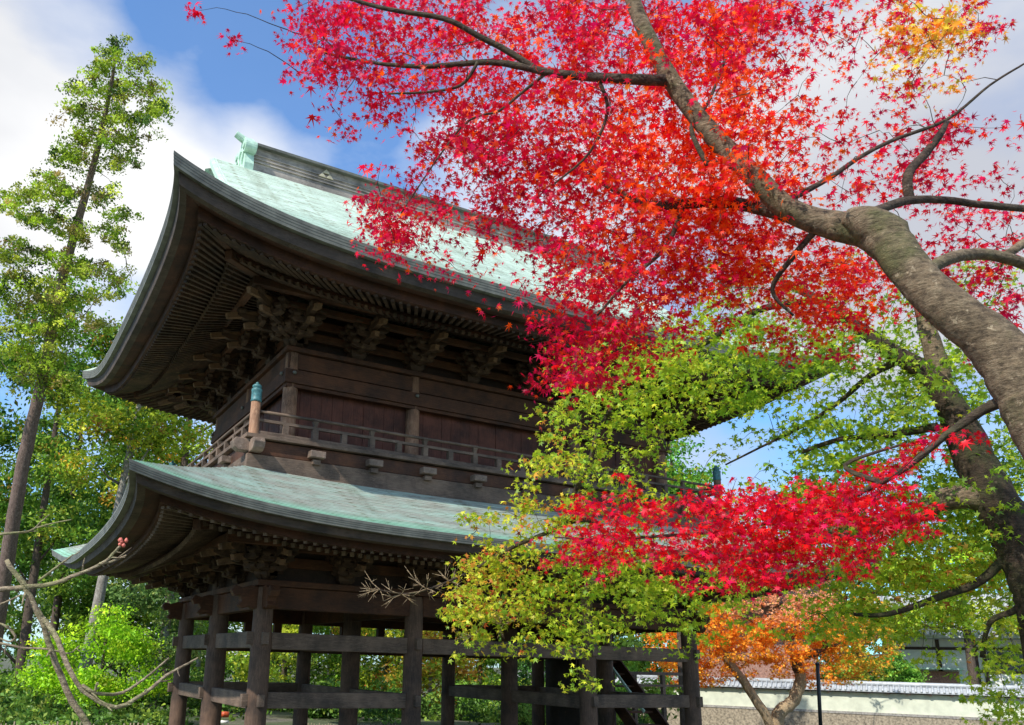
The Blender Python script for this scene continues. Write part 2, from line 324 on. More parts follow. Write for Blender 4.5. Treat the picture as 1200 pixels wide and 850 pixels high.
def roof_parts(r,name,H,dend,vs,edge_s,mat):
    main=None
    mb=MB()
    for side in range(4):
        ha,hp=HALF[side]; front=side in (0,2); dd=dend[0] if front else dend[1]
        K=int(round(dd/CRS)); rows=[];uvs=[]
        for k in range(K):
            for kk,lift in ((k,.014),(k+1,0.)):
                de=dd*kk/K; row=[];uv=[]
                for u in US:
                    wdt=min(de,vs) if front else de
                    q=r.qm+(r.qt-r.qm)*abs(u)**8; q=r.qt-(r.qt-q)*max(0,1-de/2.5)
                    li=(r.zt-r.zm)*abs(u)**r.ex[side]*max(0,1-de/3.5)**1.5
                    if front and vs<9: al=u*(ha+r.qt-wdt)
                    else: al=u*(ha+r.qt-de)
                    row.append(around(side,al,hp+q-de,r.zm+li+H(de)+lift*.8+.002)); uv.append((al,de))
                rows.append(row);uvs.append(uv)
        mb.grid(np.array(rows),flip=True,uv=np.array(uvs))
    main=mb.build(name,mat,gate,False)
    # edge layers
    k=edge_s; e=MB(); ring(e,r,[(0,.016),(0,-.05*k),(-.006,-.052*k),(-.007,-.10*k),(-.013,-.102*k),(-.014,-.155*k),(-.02,-.157*k),(-.022,-.22*k),(-.13,-.225*k)]); e.build('eave_edge',M['edge'],main)
    e=MB(); ring(e,r,[(-.13,-.223*k),(-.17,-.43*k),(-.32,-.45*k)]); e.build('eave_fascia',M['fascia'],main)
    e=MB(); ring(e,r,[(-.32,-.448*k),(-.60,-.40*k),(-.60,-.60*k),(-.74,-.60*k),(-.74,-.42*k),(-.8,-.40*k)]); e.build('eave_beam',M['eave_wood'],main)
    z0=-.58*k
    def dfly(o): return z0+.20*(-.70-o)
    def dbase(o): return dfly(-1.5)-.13+.40*(-1.5-o)
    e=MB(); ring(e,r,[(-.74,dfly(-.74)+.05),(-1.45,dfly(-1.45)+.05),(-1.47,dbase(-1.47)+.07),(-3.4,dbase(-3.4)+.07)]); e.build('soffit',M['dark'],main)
    e=MB(); ring(e,r,[(-1.40,dfly(-1.4)-.05),(-1.38,dfly(-1.4)-.13),(-1.56,dfly(-1.5)-.13),(-1.56,dfly(-1.5)-.02)]); e.build('rafter_beam',M['eave_wood'],main)
    for s in range(4):
        e=MB(); ha=HALF[s][0]; L=2*(ha+r.qt); n=int(L/.19)
        for i in range(n):
            u=-1+2*(i+.5)/n
            e.beam(rpt(r,s,u,-.66,dfly(-.66)-.02),rpt(r,s,u,-1.5,dfly(-1.5)-.0),.06 if r is RL else .07,.065 if r is RL else .085)
            e.beam(rpt(r,s,u,-1.36,dbase(-1.36)),rpt(r,s,u,-3.3,dbase(-3.3)),.07,.08)
        e.build('rafter_row',M['bracket'] if r is RU else M['rail_x'],main)
    for sx in (-1,1):
        for sy in (0,2):
            e=MB(); u=sx
            e.beam(rpt(r,sy,u,-.72,z0+.03),rpt(r,sy,u,-1.6,dfly(-1.6)-.03),.12,.14)
            e.beam(rpt(r,sy,u,-1.35,dbase(-1.35)-.03),rpt(r,sy,u,-3.3,dbase(-3.3)-.03),.15,.18)
            e.build('hip_rafter',M['beam_x'],main,bev=.01)
    return main,dbase
HU=lambda d:.5*d+.0465*d*d
HL=lambda d:.40*d+.034*d*d
LOW_IN=2.36
up_roof,dbU=roof_parts(RU,'upper_roof',HU,(BD+2.77,2.5),1.82,1.0,M['roof_up'])
low_roof,dbL=roof_parts(RL,'lower_roof',HL,(LOW_IN,LOW_IN),99,.62,M['roof_low'])
# verges, gables, ridge
VX=N/2+1.2
for sx in (-1,1):
    mb=MB(); mb2=MB()
    for sy in (0,2):
        prof=[(de) for de in np.linspace(1.80,BD+2.77,24)]
        rows=[[],[],[],[],[]]
        for de in prof:
            out=D/2+3.02-de-(.25*max(0,1-de/2.5)); out=max(out,0)
            for q,(dx,dz) in enumerate(((-.05,.02),(.09,-.05),(.09,-.2),(-.02,-.24),(-.35,-.26))):
                rows[q].append(around(0 if sy==0 else 2,(sx if sy==0 else -sx)*(VX+dx),out,RU.zm+HU(de)+dz))
        mb.grid(np.array(rows),flip=(sx>0)!=(sy==2))
        rows=[[],[],[],[]]
        for de in prof:
            out=max(D/2+3.02-de-(.25*max(0,1-de/2.5)),0)
            for q,(dx,dz) in enumerate(((-.16,-.24),(-.16,-.62),(-.24,-.62),(-.24,-.24))):
                rows[q].append(around(0 if sy==0 else 2,(sx if sy==0 else -sx)*(VX+dx),out,RU.zm+HU(de)+dz))
        mb2.grid(np.array(rows),flip=(sx>0)!=(sy==2))
    mb.build('verge',M['patina'],up_roof); mb2.build('bargeboard',M['eave_wood'],up_roof)
    g=MB(); gx=CXG+sx*(N/2+.55); zt=RU.zm+HU(BD+2.77)-.3; zb=RU.zm+HU(2.4)-.1
    pts=[]
    for de in np.linspace(2.3,BD+2.77,14): pts.append((CYG-(D/2+3.02-de),RU.zm+HU(de)-.3))
    pts=pts+[(2*CYG-y,z) for y,z in pts[::-1][1:]]
    g.prism(pts,lambda a,b,t:(t,a,b),gx-.04,gx+.04); g.build('gable_wall',M['panel'],up_roof)
ZR=RU.zm+HU(BD+2.77)
rd=MB(); RX0,RX1=-.30,N+.30
for z0,z1,h in ((-.35,.16,.21),(.16,.26,.19),(.26,.29,.225),(.29,.36,.19),(.36,.39,.22),(.39,.46,.19),(.46,.49,.22),(.49,.70,.18)):
    rd.box(RX0,RX1,CYG-h,CYG+h,ZR+z0,ZR+z1)
ridge=rd.build('ridge',M['ridge'],up_roof,bev=.004)
rc=MB(); rc.prism([(-.31,.69),(.31,.69),(.31,.76),(.14,.86),(-.14,.86),(-.31,.76)],lambda a,b,t:(t,CYG+a,ZR+b),RX0-.02,RX1+.02); rc.build('ridge_cap',M['edge'],ridge)
for cxr in (1.75,CXG,N-1.75):
    cr=MB()
    cr.box(cxr-.11,cxr+.11,CYG-.19,CYG+.19,ZR+.45,ZR+.49)
    for ax,az in ((-.104,0),(.104,0),(0,.127)):
        for sy in (-1,1):
            cr.prism([(ax-.105,az),(ax+.105,az),(ax,az+.128)],lambda a,b,t,sy=sy:(cxr+a,CYG+sy*t,ZR+.42+b),.20,.235)
    cr.build('crest',M['gold'],ridge)
for sx in (-1,1):
    o=MB(); X0=RX0 if sx<0 else RX1
    body=[(-.36,-.55),(-.30,-.1),(-.34,.1),(-.26,.5),(-.30,.78),(-.12,.95),(.12,.95),(.30,.78),(.26,.5),(.34,.1),(.30,-.1),(.36,-.55)]
    o.prism(body,lambda a,b,t:(X0+sx*t,CYG+a,ZR+b),-.08,.16)
    for sy in (-1,1):
        for z,r_,l in ((.56,.16,.24),(-.42,.125,.2)):
            pts=[(X0+sx*(-.10),CYG+sy*.33,ZR+z),(X0+sx*(.2),CYG+sy*.33,ZR+z)]
            o.tube(pts,r_,18)
            o.tube([(X0+sx*(.2),CYG+sy*.33,ZR+z),(X0+sx*(.235),CYG+sy*.33,ZR+z)],r_*.55,14)
        o.tube(smooth_path([(X0+sx*.17,CYG+sy*.05,ZR+.62),(X0+sx*.18,CYG+sy*.2,ZR+.45),(X0+sx*.18,CYG+sy*.1,ZR+.15),(X0+sx*.17,CYG+sy*.24,ZR-.1),(X0+sx*.17,CYG+sy*.2,ZR-.4)],[.02,.035,.03,.035,.03])[0],.03,6)
    o.tube([(X0+sx*-.15,CYG,ZR+.80),(X0+sx*.15,CYG,ZR+.93),(X0+sx*.36,CYG,ZR+1.03)],[.10,.10,.085],14)
    o.build('ridge_ornament',M['patina'],up_roof,False,bev=.008)
# pillars of the lower storey
for j,y in enumerate(YS):
    for i,x in enumerate(XS):
        r_=.215 if j==1 else .19; h=3.9 if j==1 else 3.0
        pb=MB(); pr=[(-.29,r_*1.04),(.16,r_*1.03),(.6,r_*1.03),(1.6,r_*1.01),(2.5,r_*.98),(h-.12,r_*.93),(h-.04,r_*.85)]
        pp,rr=smooth_path([(x,y,z) for z,_ in pr],[q for _,q in pr],5); pb.tube(pp,rr,28,.008); pil=pb.build('pillar',M['post'],gate,True)
        st=MB(); st.lathe((x,y,-.45),[(-.1,.40),(.02,.40),(.07,.36),(.12,.27),(.17,.25)],24); st.build('pillar_base',M['stone'],pil,True)
def lx(y,x0,x1,z0,z1,t,mat,name,bev=.015):
    b=MB(); n=max(2,int((x1-x0)/.5)); 
    P=[]
    b.box(x0,x1,y-t/2,y+t/2,z0,z1); return b.build(name,M[mat],gate,bev=bev)
def ly(x,y0,y1,z0,z1,t,mat,name,bev=.015):
    b=MB(); b.box(x-t/2,x+t/2,y0,y1,z0,z1); return b.build(name,M[mat],gate,bev=bev)
pr_=.17
for j in (0,2):
    for i in (0,1,2): lx(YS[j],XS[i]+pr_,XS[i+1]-pr_,1.82,2.13,.2,'beam_x' if j else 'rail_x','middle_rail')
    for i in (0,2): lx(YS[j],XS[i]+pr_,XS[i+1]-pr_,.765,1.055,.18,'rail_x','lower_rail')
    for i in (0,1,2): lx(YS[j],XS[i]+.15,XS[i+1]-.15,2.56,2.97,.22,'beam_x','tie_beam')
for i in (1,2):
    lx(YS[1],XS[1]+.19,XS[2]-.19,2.62,3.05,.24,'beam_x','tie_beam') if i==1 else None
for i in range(4):
    for k in (0,1):
        ly(XS[i],YS[k]+pr_,YS[k+1]-pr_,1.84,2.15,.18,'rail_y' if i in(0,3) else 'beam_y','middle_rail')
        ly(XS[i],YS[k]+pr_,YS[k+1]-pr_,.74,1.03,.17,'rail_y','lower_rail')
        ly(XS[i],YS[k]+.15,YS[k+1]-.15,2.56,2.97,.21,'beam_y','tie_beam')
    for y,s in ((0,-1),(D,1)):
        for z0,z1 in ((1.90,2.12),(.80,1.02)):
            b=MB(); y0=y+s*.15; y1=y+s*.29; b.box(XS[i]-.06,XS[i]+.06,min(y0,y1),max(y0,y1),z0,z1); b.build('tenon',M['rail_y'],gate,bev=.008)
for y in YS:
    for x,s in ((0,-1),(N,1)):
        for z0,z1 in ((1.90,2.13),(.80,1.02)):
            b=MB(); x0=x+s*.15; x1=x+s*.30; b.box(min(x0,x1),max(x0,x1),y-.06,y+.06,z0,z1); b.build('tenon',M['rail_x'],gate,bev=.008)
# carved beam noses at the ends of the tie beams
nose=[(0,.40),(.14,.42),(.30,.36),(.44,.40),(.50,.30),(.44,.20),(.34,.22),(.30,.12),(.36,.04),(.28,-.02),(.16,.02),(.08,-.02),(0,0)]
for y in YS:
    for x,s in ((0,-1),(N,1)):
        b=MB(); b.prism([(.15+a,c) for a,c in nose],lambda a,c,t:(x+s*a,y+t,2.56+c),-.09,.09); b.build('beam_nose',M['beam_x'],gate,bev=.01)
for x in XS:
    for y,s in ((0,-1),(D,1)):
        if x in (0,N):
            b=MB(); b.prism([(.15+a,c) for a,c in nose],lambda a,c,t:(x+t,y+s*a,2.56+c),-.09,.09); b.build('beam_nose',M['beam_y'],gate,bev=.01)
# short struts over the middle rails at the back
for i in range(3):
    w=XS[i+1]-XS[i]
    for k in range(1,4):
        x=XS[i]+w*k/4; b=MB(); b.box(x-.1,x+.1,D-.08,D+.08,2.132,2.56); b.build('strut',M['beam_x'],gate)
def hoop(r0,z0,z1,t,mat,name):    # rectangular ring beam, r0 = outset from column centre lines
    for s in range(4):
        ha,hp=HALF[s]; b=MB()
        a=ha+r0+(t/2 if s in(0,2) else -t/2); 
        c=[around(s,-a,hp+r0-t/2,0),around(s,a,hp+r0+t/2,0)]
        b.box(min(c[0][0],c[1][0]),max(c[0][0],c[1][0]),min(c[0][1],c[1][1]),max(c[0][1],c[1][1]),z0,z1)
        b.build(name,M[mat+('_x' if s in(0,2) else '_y')],gate,bev=.012)
hoop(0,2.975,3.09,.40,'beam','wall_plate')
hoop(0,3.35,3.55,.13,'beam','bracket_beam'); hoop(0,3.66,3.84,.13,'beam','bracket_beam')
hoop(1.0,3.62,3.78,.16,'beam','purlin'); hoop(.55,3.60,3.74,.12,'beam','bracket_beam')
b=MB(); b.box(-.06,N+.06,-.06,D+.06,4.0,4.10); b.build('light_block_ceiling',M['dark'],gate)  # slab added to keep sky light out of the lower storey
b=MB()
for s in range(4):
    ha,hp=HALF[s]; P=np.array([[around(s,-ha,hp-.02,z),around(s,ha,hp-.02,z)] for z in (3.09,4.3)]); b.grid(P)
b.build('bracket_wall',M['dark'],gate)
# bracket clusters ------------------------------------------------------
def cluster_mesh(z0,zt,reach,half):
    m=MB(); m.pale=[]; lv=3; st=reach/lv; hs=(zt-z0-.20)/lv
    m.box(-.17,.17,-.17,.17,z0,z0+.08,.06); m.box(-.17,.17,-.17,.17,z0+.08,z0+.19)
    for k in range(1,lv+1):
        za=z0+.13+(k-1)*hs; h=min(.15,hs*.82); o1=k*st+.10
        m.prism([(-.3,0),(o1-.16,0),(o1-.05,.035),(o1,h*.55),(o1,h),(-.3,h)],lambda a,c,t:(t,-a,za+c),-.06,.06)
        # lateral arms
        for q in range(0,k+1 if k<3 else 3):
            yo=-q*st if q else 0; w=half*(.62+.16*(k-1-max(q-1,0)*.5)); zz=za+.012
            m.prism([(-w,h),(-w,h*.55),(-w+.1,.02),(w-.1,.02),(w,h*.55),(w,h)],lambda a,c,t:(a,yo+t,zz+c),-.05,.05)
            for sx in (-1,0,1):
                x=sx*(w-.09); m.box(x-.085,x+.085,yo-.085,yo+.085,zz+h,zz+h+.045,.03); m.box(x-.085,x+.085,yo-.085,yo+.085,zz+h+.045,zz+h+.085)
        yo=-k*st; m.box(-.09,.09,yo-.09,yo+.09,za+h,za+h+.05,.03); m.box(-.09,.09,yo-.09,yo+.09,za+h+.05,za+h+.09)
    # slanting tail beams
    m.pale.append(len(m.f))
    for k in (2,3):
        y1=-k*st-.30; z1=z0+.10+(k-1)*hs-.02
        m.prism([(-y1,z1),(-y1+.03,z1+.10),(-y1-.05,z1+.13),(.0,z1+.55*k*st*.5+.16),(.0,z1+.55*k*st*.5+.02)],lambda a,c,t:(t,-a,c),-.05,.05)
    return m
def place_clusters(z0,zt,reach,spots,inset):
    proto={}
    for s in range(4):
        ha,hp=HALF[s]
        for al in spots[s%2]:
            corner=abs(abs(al)-(ha-inset))<.01
            p=around(s,al,hp-inset,0); key='n'
            if key not in proto:
                cm=cluster_mesh(z0,zt,reach,.46); me=cm.build('bracket_cluster',M['bracket'],gate); me.data.materials.append(M['nose']); [setattr(p_,'material_index',1) for p_ in me.data.polygons if p_.index>=cm.pale[0]]; proto[key]=me; o=me
            else:
                o=proto[key].copy(); COL.objects.link(o)
            o.matrix_basis=Matrix.Translation((p[0],p[1],0))@Matrix.Rotation([0,-math.pi/2,math.pi,math.pi/2][s],4,'Z')
            if corner and s in(0,2):
                o=proto[key].copy(); COL.objects.link(o)
                sx=1 if p[0]>CXG else -1; sy=1 if p[1]>CYG else -1
                ang=math.atan2(sy,sx)+math.pi/2
                o.matrix_basis=Matrix.Translation((p[0],p[1],.012))@Matrix.Rotation(ang,4,'Z')@Matrix.Diagonal((.8,1.38,1,1))
INS=.33
def spots(ins):
    xs=[ -N/2+ins, -N/2+(BA+ins)/2, -BB/2, -BB/6, BB/6, BB/2, N/2-(BA+ins)/2, N/2-ins]
    ys=[ -D/2+ins, -(D/2)*.5, 0, (D/2)*.5, D/2-ins]
    return (xs,ys)
place_clusters(3.09,3.68,.95,spots(0),0)
place_clusters(7.98,8.60,1.15,spots(INS),INS)
# ---- upper storey
for x in (INS,XS[1],XS[2],N-INS):
    for y in (INS,CYG,D-INS):
        if y==CYG and x in (XS[1],XS[2]): continue
        b=MB(); b.tube([(x,y,z) for z in (5.6,6.2,6.9,7.4,7.92)],[.155,.157,.153,.148,.14],24,.006); b.build('upper_pillar',M['upper_post'],gate,True)
for s in range(4):
    ha,hp=HALF[s]; b=MB(); L=ha-INS; n=int(2*L/.24); k=0
    for i in range(n):
        a0=-L+2*L*i/n; a1=-L+2*L*(i+1)/n-.006; dep=random.uniform(0,.018)
        p=[around(s,a0,hp-INS-.09,0),around(s,a1,hp-INS-.06+dep,0)]
        b.box(min(p[0][0],p[1][0]),max(p[0][0],p[1][0]),min(p[0][1],p[1][1]),max(p[0][1],p[1][1]),5.7,7.12)
    b.build('wall_panel',M['panel'],gate)
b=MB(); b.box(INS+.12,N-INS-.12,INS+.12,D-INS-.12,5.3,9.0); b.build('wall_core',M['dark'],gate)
hoop(-INS+.10,7.08,7.16,.1,'beam','wall_rail')
hoop(-INS+.13,7.16,7.46,.12,'beam','wall_rail')
hoop(-INS+.03,7.50,7.84,.18,'beam','tie_beam'); hoop(-INS,7.855,7.96,.40,'beam','wall_plate')
hoop(-INS+.10,5.72,5.86,.12,'beam','wall_rail')
hoop(-INS,8.22,8.40,.12,'beam','bracket_beam'); hoop(-INS,8.52,8.7,.12,'beam','bracket_beam')
hoop(.9,8.62,8.78,.16,'beam','purlin'); hoop(.45,8.52,8.66,.12,'beam','bracket_beam')
# studs on wall rail over the pillars
for s in range(4):
    ha,hp=HALF[s]
    for al in ([-ha+INS,-BB/2,BB/2,ha-INS] if s in (0,2) else [-ha+INS,0,ha-INS]):
        p=around(s,al,hp-INS+.20,7.38); q=around(s,al,hp-INS+.245,7.38); b=MB(); b.tube([p,q],[.045,.03],10); b.build('nail_cover',M['edge'],gate,True)
# skirt, balcony
hoop(.73,4.85,5.32,.10,'rail','skirt_board'); hoop(.785,4.95,5.00,.04,'rail','skirt_strip')
hoop(.66,5.33,5.60,.16,'beam','balcony_beam')
b=MB(); b.box(-.83,N+.83,-.83,D+.83,5.625,5.70); bal=b.build('balcony_floor',M['rail_x'],gate,bev=.006)
hoop(.65,5.705,5.80,.12,'rail','balcony_sill')
def rail(zc,r_,name,mat):
    for s in range(4):
        ha,hp=HALF[s]; a=ha+.65; b=MB(); pts=[around(s,-a+2*a*i/12,hp+.65,zc+random.uniform(-.006,.006)) for i in range(13)]
        pts[0]=around(s,-a,hp+.65,zc);pts[-1]=around(s,a,hp+.65,zc); b.tube(pts,r_,8); b.build(name,M[mat],gate,True)
rail(6.19,.032,'handrail','rail_x')
for s in range(4):
    ha,hp=HALF[s]; a=ha+.60; c=[around(s,-a,hp+.62,0),around(s,a,hp+.68,0)]; b=MB()
    b.box(min(c[0][0],c[1][0]),max(c[0][0],c[1][0]),min(c[0][1],c[1][1]),max(c[0][1],c[1][1]),5.99,6.045); b.build('middle_handrail',M['rail_x' if s in(0,2) else 'rail_y'],gate)
    nsp=10 if s in (0,2) else 6
    for k in range(nsp*2+1):
        al=-(ha+.65)+(2*ha+1.3)*k/(nsp*2)
        if k in (0,nsp*2): continue
        tall=k%2==0; p=around(s,al,hp+.65,0); b=MB(); zt_=6.10 if tall else 5.988
        w=.055
        b.box(p[0]-w,p[0]+w,p[1]-w,p[1]+w,5.80,5.99 if tall else zt_)
        if tall: b.box(p[0]-.04,p[0]+.04,p[1]-.04,p[1]+.04,6.047,6.10,.008); b.box(p[0]-.055,p[0]+.055,p[1]-.055,p[1]+.055,6.10,6.155,.015)
        b.build('baluster',M['rail_x'],gate)
        if tall:
            q=[around(s,al-.155,hp+.40,0),around(s,al+.155,hp+.93,0)]; b=MB()
            b.box(min(q[0][0],q[1][0]),max(q[0][0],q[1][0]),min(q[0][1],q[1][1]),max(q[0][1],q[1][1]),5.385,5.515)
            b.build('joist_end',M['endgrain'],gate,bev=.012)
            q=[around(s,al-.08,hp+.40,0),around(s,al+.08,hp+.86,0)]; b=MB()
            b.box(min(q[0][0],q[1][0]),max(q[0][0],q[1][0]),min(q[0][1],q[1][1]),max(q[0][1],q[1][1]),5.26,5.355)
            b.build('joist_block',M['rail_x'],gate,bev=.008)
for x,sx in ((-.65,-1),(N+.65,1)):
    for y,sy in ((-.65,-1),(D+.65,1)):
        b=MB(); b.lathe((x,y,5.70),[(0,.105),(.03,.098),(.66,.092)],20); po=b.build('corner_post',M['upper_post'],gate,True)
        b=MB(); b.lathe((x,y,6.36),[(0,.10),(.03,.107),(.05,.098),(.20,.098),(.22,.107),(.25,.10),(.265,.06),(.285,.085),(.32,.09),(.35,.06),(.365,.022),(.385,.03),(.40,.012)],20); b.build('finial',M['teal'],po,True)
        b=MB(); b.prism([(-.1,0),(.28,0),(.36,.05),(.40,.16),(.34,.24),(-.1,.24)],lambda a,c,t:(x+sx*a,y+t-sy*.02,5.37+c),-.11,.11); b.build('beam_end',M['endgrain'],gate,bev=.015)
        b=MB(); b.prism([(-.1,0),(.28,0),(.36,.05),(.40,.16),(.34,.24),(-.1,.24)],lambda a,c,t:(x+t-sx*.02,y+sy*a,5.35+c),-.11,.11); b.build('beam_end',M['endgrain'],gate,bev=.015)
# enclosed stair outside the right flank
b=MB()
for i in range(12):
    z=-.2+i*.33; y=2.1+i*.36
    b.box(11.25,12.25,y,y+.38,z,z+.05)
stair=b.build('staircase',M['beam_x'],gate)
b=MB(); b.beam((11.2,2.0,-.3),(11.2,6.6,3.9),.06,.34); b.beam((12.3,2.0,-.3),(12.3,6.6,3.9),.06,.34); b.build('stringer',M['beam_y'],stair)
b=MB(); b.beam((11.18,2.0,.55),(11.18,5.6,3.85),.05,.06); b.build('stair_rail',M['patina'],stair)
b=MB(); b.box(11.3,12.3,4.4,6.5,-.4,3.6); b.build('stair_housing',M['dark'],gate)

# ================================================================== MAPLES
def nodes_from(paths):
    n=[]
    for p in paths: n+=p
    return n
def grow_twigs(parent,mat,nodes,targets,rt_,maxr=.012,name='twig',cap=95):
    """connect every target to its nearest node, near ones first; each shoot off a branch is a part"""
    nodes=np.array([tuple(n) for n in nodes]); own=np.full(len(nodes),-1); T=np.asarray(targets); out=[]
    d=np.array([np.min(((nodes-t)**2).sum(1)) for t in T]); order=np.argsort(d)
    for i in order:
        t=T[i]; dd=((nodes-t)**2).sum(1); j=int(np.argmin(dd)); a=Vector(nodes[j]); b_=Vector(t); L=(b_-a).length
        if L<.02: continue
        k_=own[j]
        if k_<0:
            k_=len(out); out.append(MB())
        mb=out[k_]
        r0=min(maxr,rt_*(1+2.2*L)); k=max(3,int(L/.05)) if L<3 else 24; k=min(k,24); pts=[]
        off=Vector((random.uniform(-1,1),random.uniform(-1,1),random.uniform(-.2,1)))*L*.16; of2=Vector((random.uniform(-1,1),random.uniform(-1,1),random.uniform(-1,1)))*L*.06
        for q in range(k+1):
            f=q/k; pts.append(a.lerp(b_,f)+off*math.sin(math.pi*f)+of2*math.sin(2*math.pi*f)+Vector((random.uniform(-1,1),random.uniform(-1,1),random.uniform(-1,1)))*(.004*(0<q<k)))
        mb.tube(pts,[r0*(1-f/k)+rt_*.5*(f/k) for f in range(k+1)],5,0,False)
        st=max(1,k//4); nn=pts[st::st]; nodes=np.vstack([nodes,np.array([tuple(p) for p in nn])]); own=np.concatenate([own,np.full(len(nn),k_)])
    out.sort(key=lambda m:-len(m.v))
    for m in out[:cap]: m.build(name,M[mat],parent,True)
def sample_grid(rows,y0,cell,nclust,power=1.0,seed=1):
    """rows: list of strings of digits, one char per cell; returns pixel points"""
    rg=np.random.default_rng(seed); G=np.array([[int(c) if c.isdigit() else 0 for c in r] for r in rows],float)**power
    H_,W_=G.shape; out=[]; mx=G.max()
    while len(out)<nclust:
        x=rg.random()*W_; y=rg.random()*H_; gx=min(max(x-.5,0),W_-1.001); gy=min(max(y-.5,0),H_-1.001)
        i,j=int(gy),int(gx); fy,fx=gy-i,gx-j
        i1=min(i+1,H_-1); j1=min(j+1,W_-1)
        v=(G[i,j]*(1-fx)+G[i,j1]*fx)*(1-fy)+(G[i1,j]*(1-fx)+G[i1,j1]*fx)*fy
        if rg.random()*mx<v and (v>.4): out.append((x*cell,y0+y*cell))
    return np.array(out)
def spray(centers,per,rad,flat=.4):
    n=len(centers); k=RNG.poisson(per,n)+2; idx=np.repeat(np.arange(n),k)
    off=RNG.normal(size=(len(idx),3)); off/=np.linalg.norm(off,axis=1)[:,None]; off*=(RNG.random((len(idx),1))**.5)
    rr=rad*(.6+.8*RNG.random(n))[idx,None]; off*=rr; off[:,2]*=flat; off[:,2]-=(off[:,:2]**2).sum(1)*.8/rad*.4
    return centers[idx]+off,idx
def limb(spec,depths=None,k=1.0,sub=5,jit=.05):
    P=[at(x,y,w) for x,y,w,r in spec]; Rr=[r*w/F_*k for x,y,w,r in spec]
    return smooth_path(P,Rr,sub,jit)
CR=(.68,.005,.045); SC=(.80,.009,.010); OR=(.98,.10,.005); MG=(.60,.006,.090); YO=(.85,.36,.02); DR=(.38,.004,.02)  # DR is a dark red standing in for shadowed leaves
LG=(.42,.52,.03); MGN=(.22,.38,.03); YG=(.66,.62,.05); DG=(.09,.19,.03); RO=(.62,.20,.04)
# --- the red maple
red=thing('red_maple',(at(1350,640,3.15).x,at(1350,640,3.15).y,0),'large red maple in the foreground, its thick grey trunk arching in from the right edge','maple tree')
base=Vector(red.location)
tr,trr=limb([(1330,640,3.15,42),(1280,580,3.2,40),(1240,525,3.25,36),(1218,484,3.3,35),(1192,436,3.36,33),(1158,397,3.43,28),(1112,362,3.5,24.5),(1072,323,3.6,22.5),(1042,286,3.7,23),(1012,270,3.8,20),(965,262,3.9,15.5),(920,243,3.95,13),(882,205,4.0,12.2),(850,175,4.05,11.6),(820,140,4.1,10.6),(790,100,4.15,10),(765,55,4.2,9.2),(745,10,4.25,8.5),(733,-30,4.3,8),(716,-100,4.4,7),(690,-190,4.5,3),(675,-240,4.55,1)],jit=.03)
low=[base+Vector((0.03,0,-.6)),base+Vector((.02,0,0)),base+Vector((0.01,0,1.0))]
tr=low+tr; trr=[.26,.19,.155]+trr
kk=min(range(len(tr)),key=lambda i:(tr[i]-at(975,263,3.88)).length)
mb=MB(); mb.tube(tr[kk-1:],trr[kk-1:],18,.03); mb.build('limb',M['bark_maple'],red,True)
mb=MB(); mb.tube(tr[:kk+1],trr[:kk+1],26,.022); 
knob,kr=limb([(1062,306,3.68,14),(1040,278,3.72,24),(1014,262,3.76,21),(990,254,3.8,9)],jit=.03); mb.tube(knob,kr,16,.03)
trunk=mb.build('trunk',M['bark_maple'],red,True)
RB=[ [(779,94,4.12,8),(740,93,4.15,7.5),(700,91,4.2,6.5),(650,86,4.25,5.5),(610,78,4.3,5),(570,73,4.35,4.2),(500,78,4.4,3.4),(440,74,4.45,2.5),(380,62,4.5,1.4)],
 [(627,80,4.28,4.5),(595,60,4.3,4.5),(560,42,4.3,4),(520,22,4.3,3.8),(450,10,4.35,3),(395,-6,4.4,2.2)],
 [(975,266,3.88,12),(920,252,4.1,10),(860,238,4.3,8.5),(810,238,4.4,7.5),(760,241,4.5,6.5),(725,225,4.6,4.5),(690,205,4.7,3)],
 [(922,236,4.0,4.5),(970,210,4.1,3.6),(1010,183,4.15,3),(1050,163,4.2,2.6),(1110,140,4.25,2.2),(1160,100,4.3,1.7),(1200,75,4.3,1.3)],
 [(1020,250,3.8,7),(1060,236,3.95,6),(1100,234,4.05,5.2),(1150,240,4.1,5),(1215,246,4.2,5),(1270,250,4.3,3),(1330,240,4.4,1)],
 [(1066,236,3.98,6.5),(1064,205,4.0,6.5),(1085,180,4.05,6),(1100,160,4.05,5),(1110,143,4.1,3)],
 [(1085,318,3.62,9),(1115,302,3.75,9),(1150,298,3.85,8),(1185,304,3.9,8),(1225,318,3.95,8),(1280,330,4.0,5),(1350,345,4.1,1.5)],
 [(1178,300,3.9,6),(1200,285,3.95,6),(1225,270,4.0,6),(1270,245,4.1,3),(1310,220,4.2,1)],
 [(1190,462,3.36,10),(1150,482,3.45,7),(1112,508,3.5,5),(1075,538,3.55,4.4),(1050,556,3.6,4),(1020,572,3.7,3.4),(980,590,3.85,3),(920,608,4.0,2.6),(850,622,4.1,2.2),(780,628,4.1,2.2),(710,632,4.2,1.5),(650,630,4.25,1)],
 [(1110,508,3.5,3),(1095,522,3.48,2.4),(1070,540,3.5,1.6)],
 [(1030,565,3.68,4),(990,545,3.8,3),(1060,520,3.7,1.5)],
 [(830,195,4.05,4),(810,150,4.1,3),(830,120,4.2,2.4),(850,70,4.3,1.6)],
 [(800,242,4.4,4),(780,290,4.4,3),(735,330,4.4,2.2),(700,370,4.4,1.6)],
 [(700,91,4.2,3),(712,130,4.2,2.4),(690,180,4.25,1.8),(650,215,4.3,1.3)],
 [(560,73,4.35,2.6),(540,100,4.35,2.2),(500,108,4.4,1.8),(455,110,4.4,1.2)],
 [(640,86,4.27,2.4),(610,110,4.3,2),(585,130,4.35,1.8),(540,150,4.4,1.3),(470,250,4.5,1)],
 [(960,266,3.9,5),(930,300,4.0,4),(905,340,4.1,3),(930,370,4.1,1.5)]]
paths=[tr];
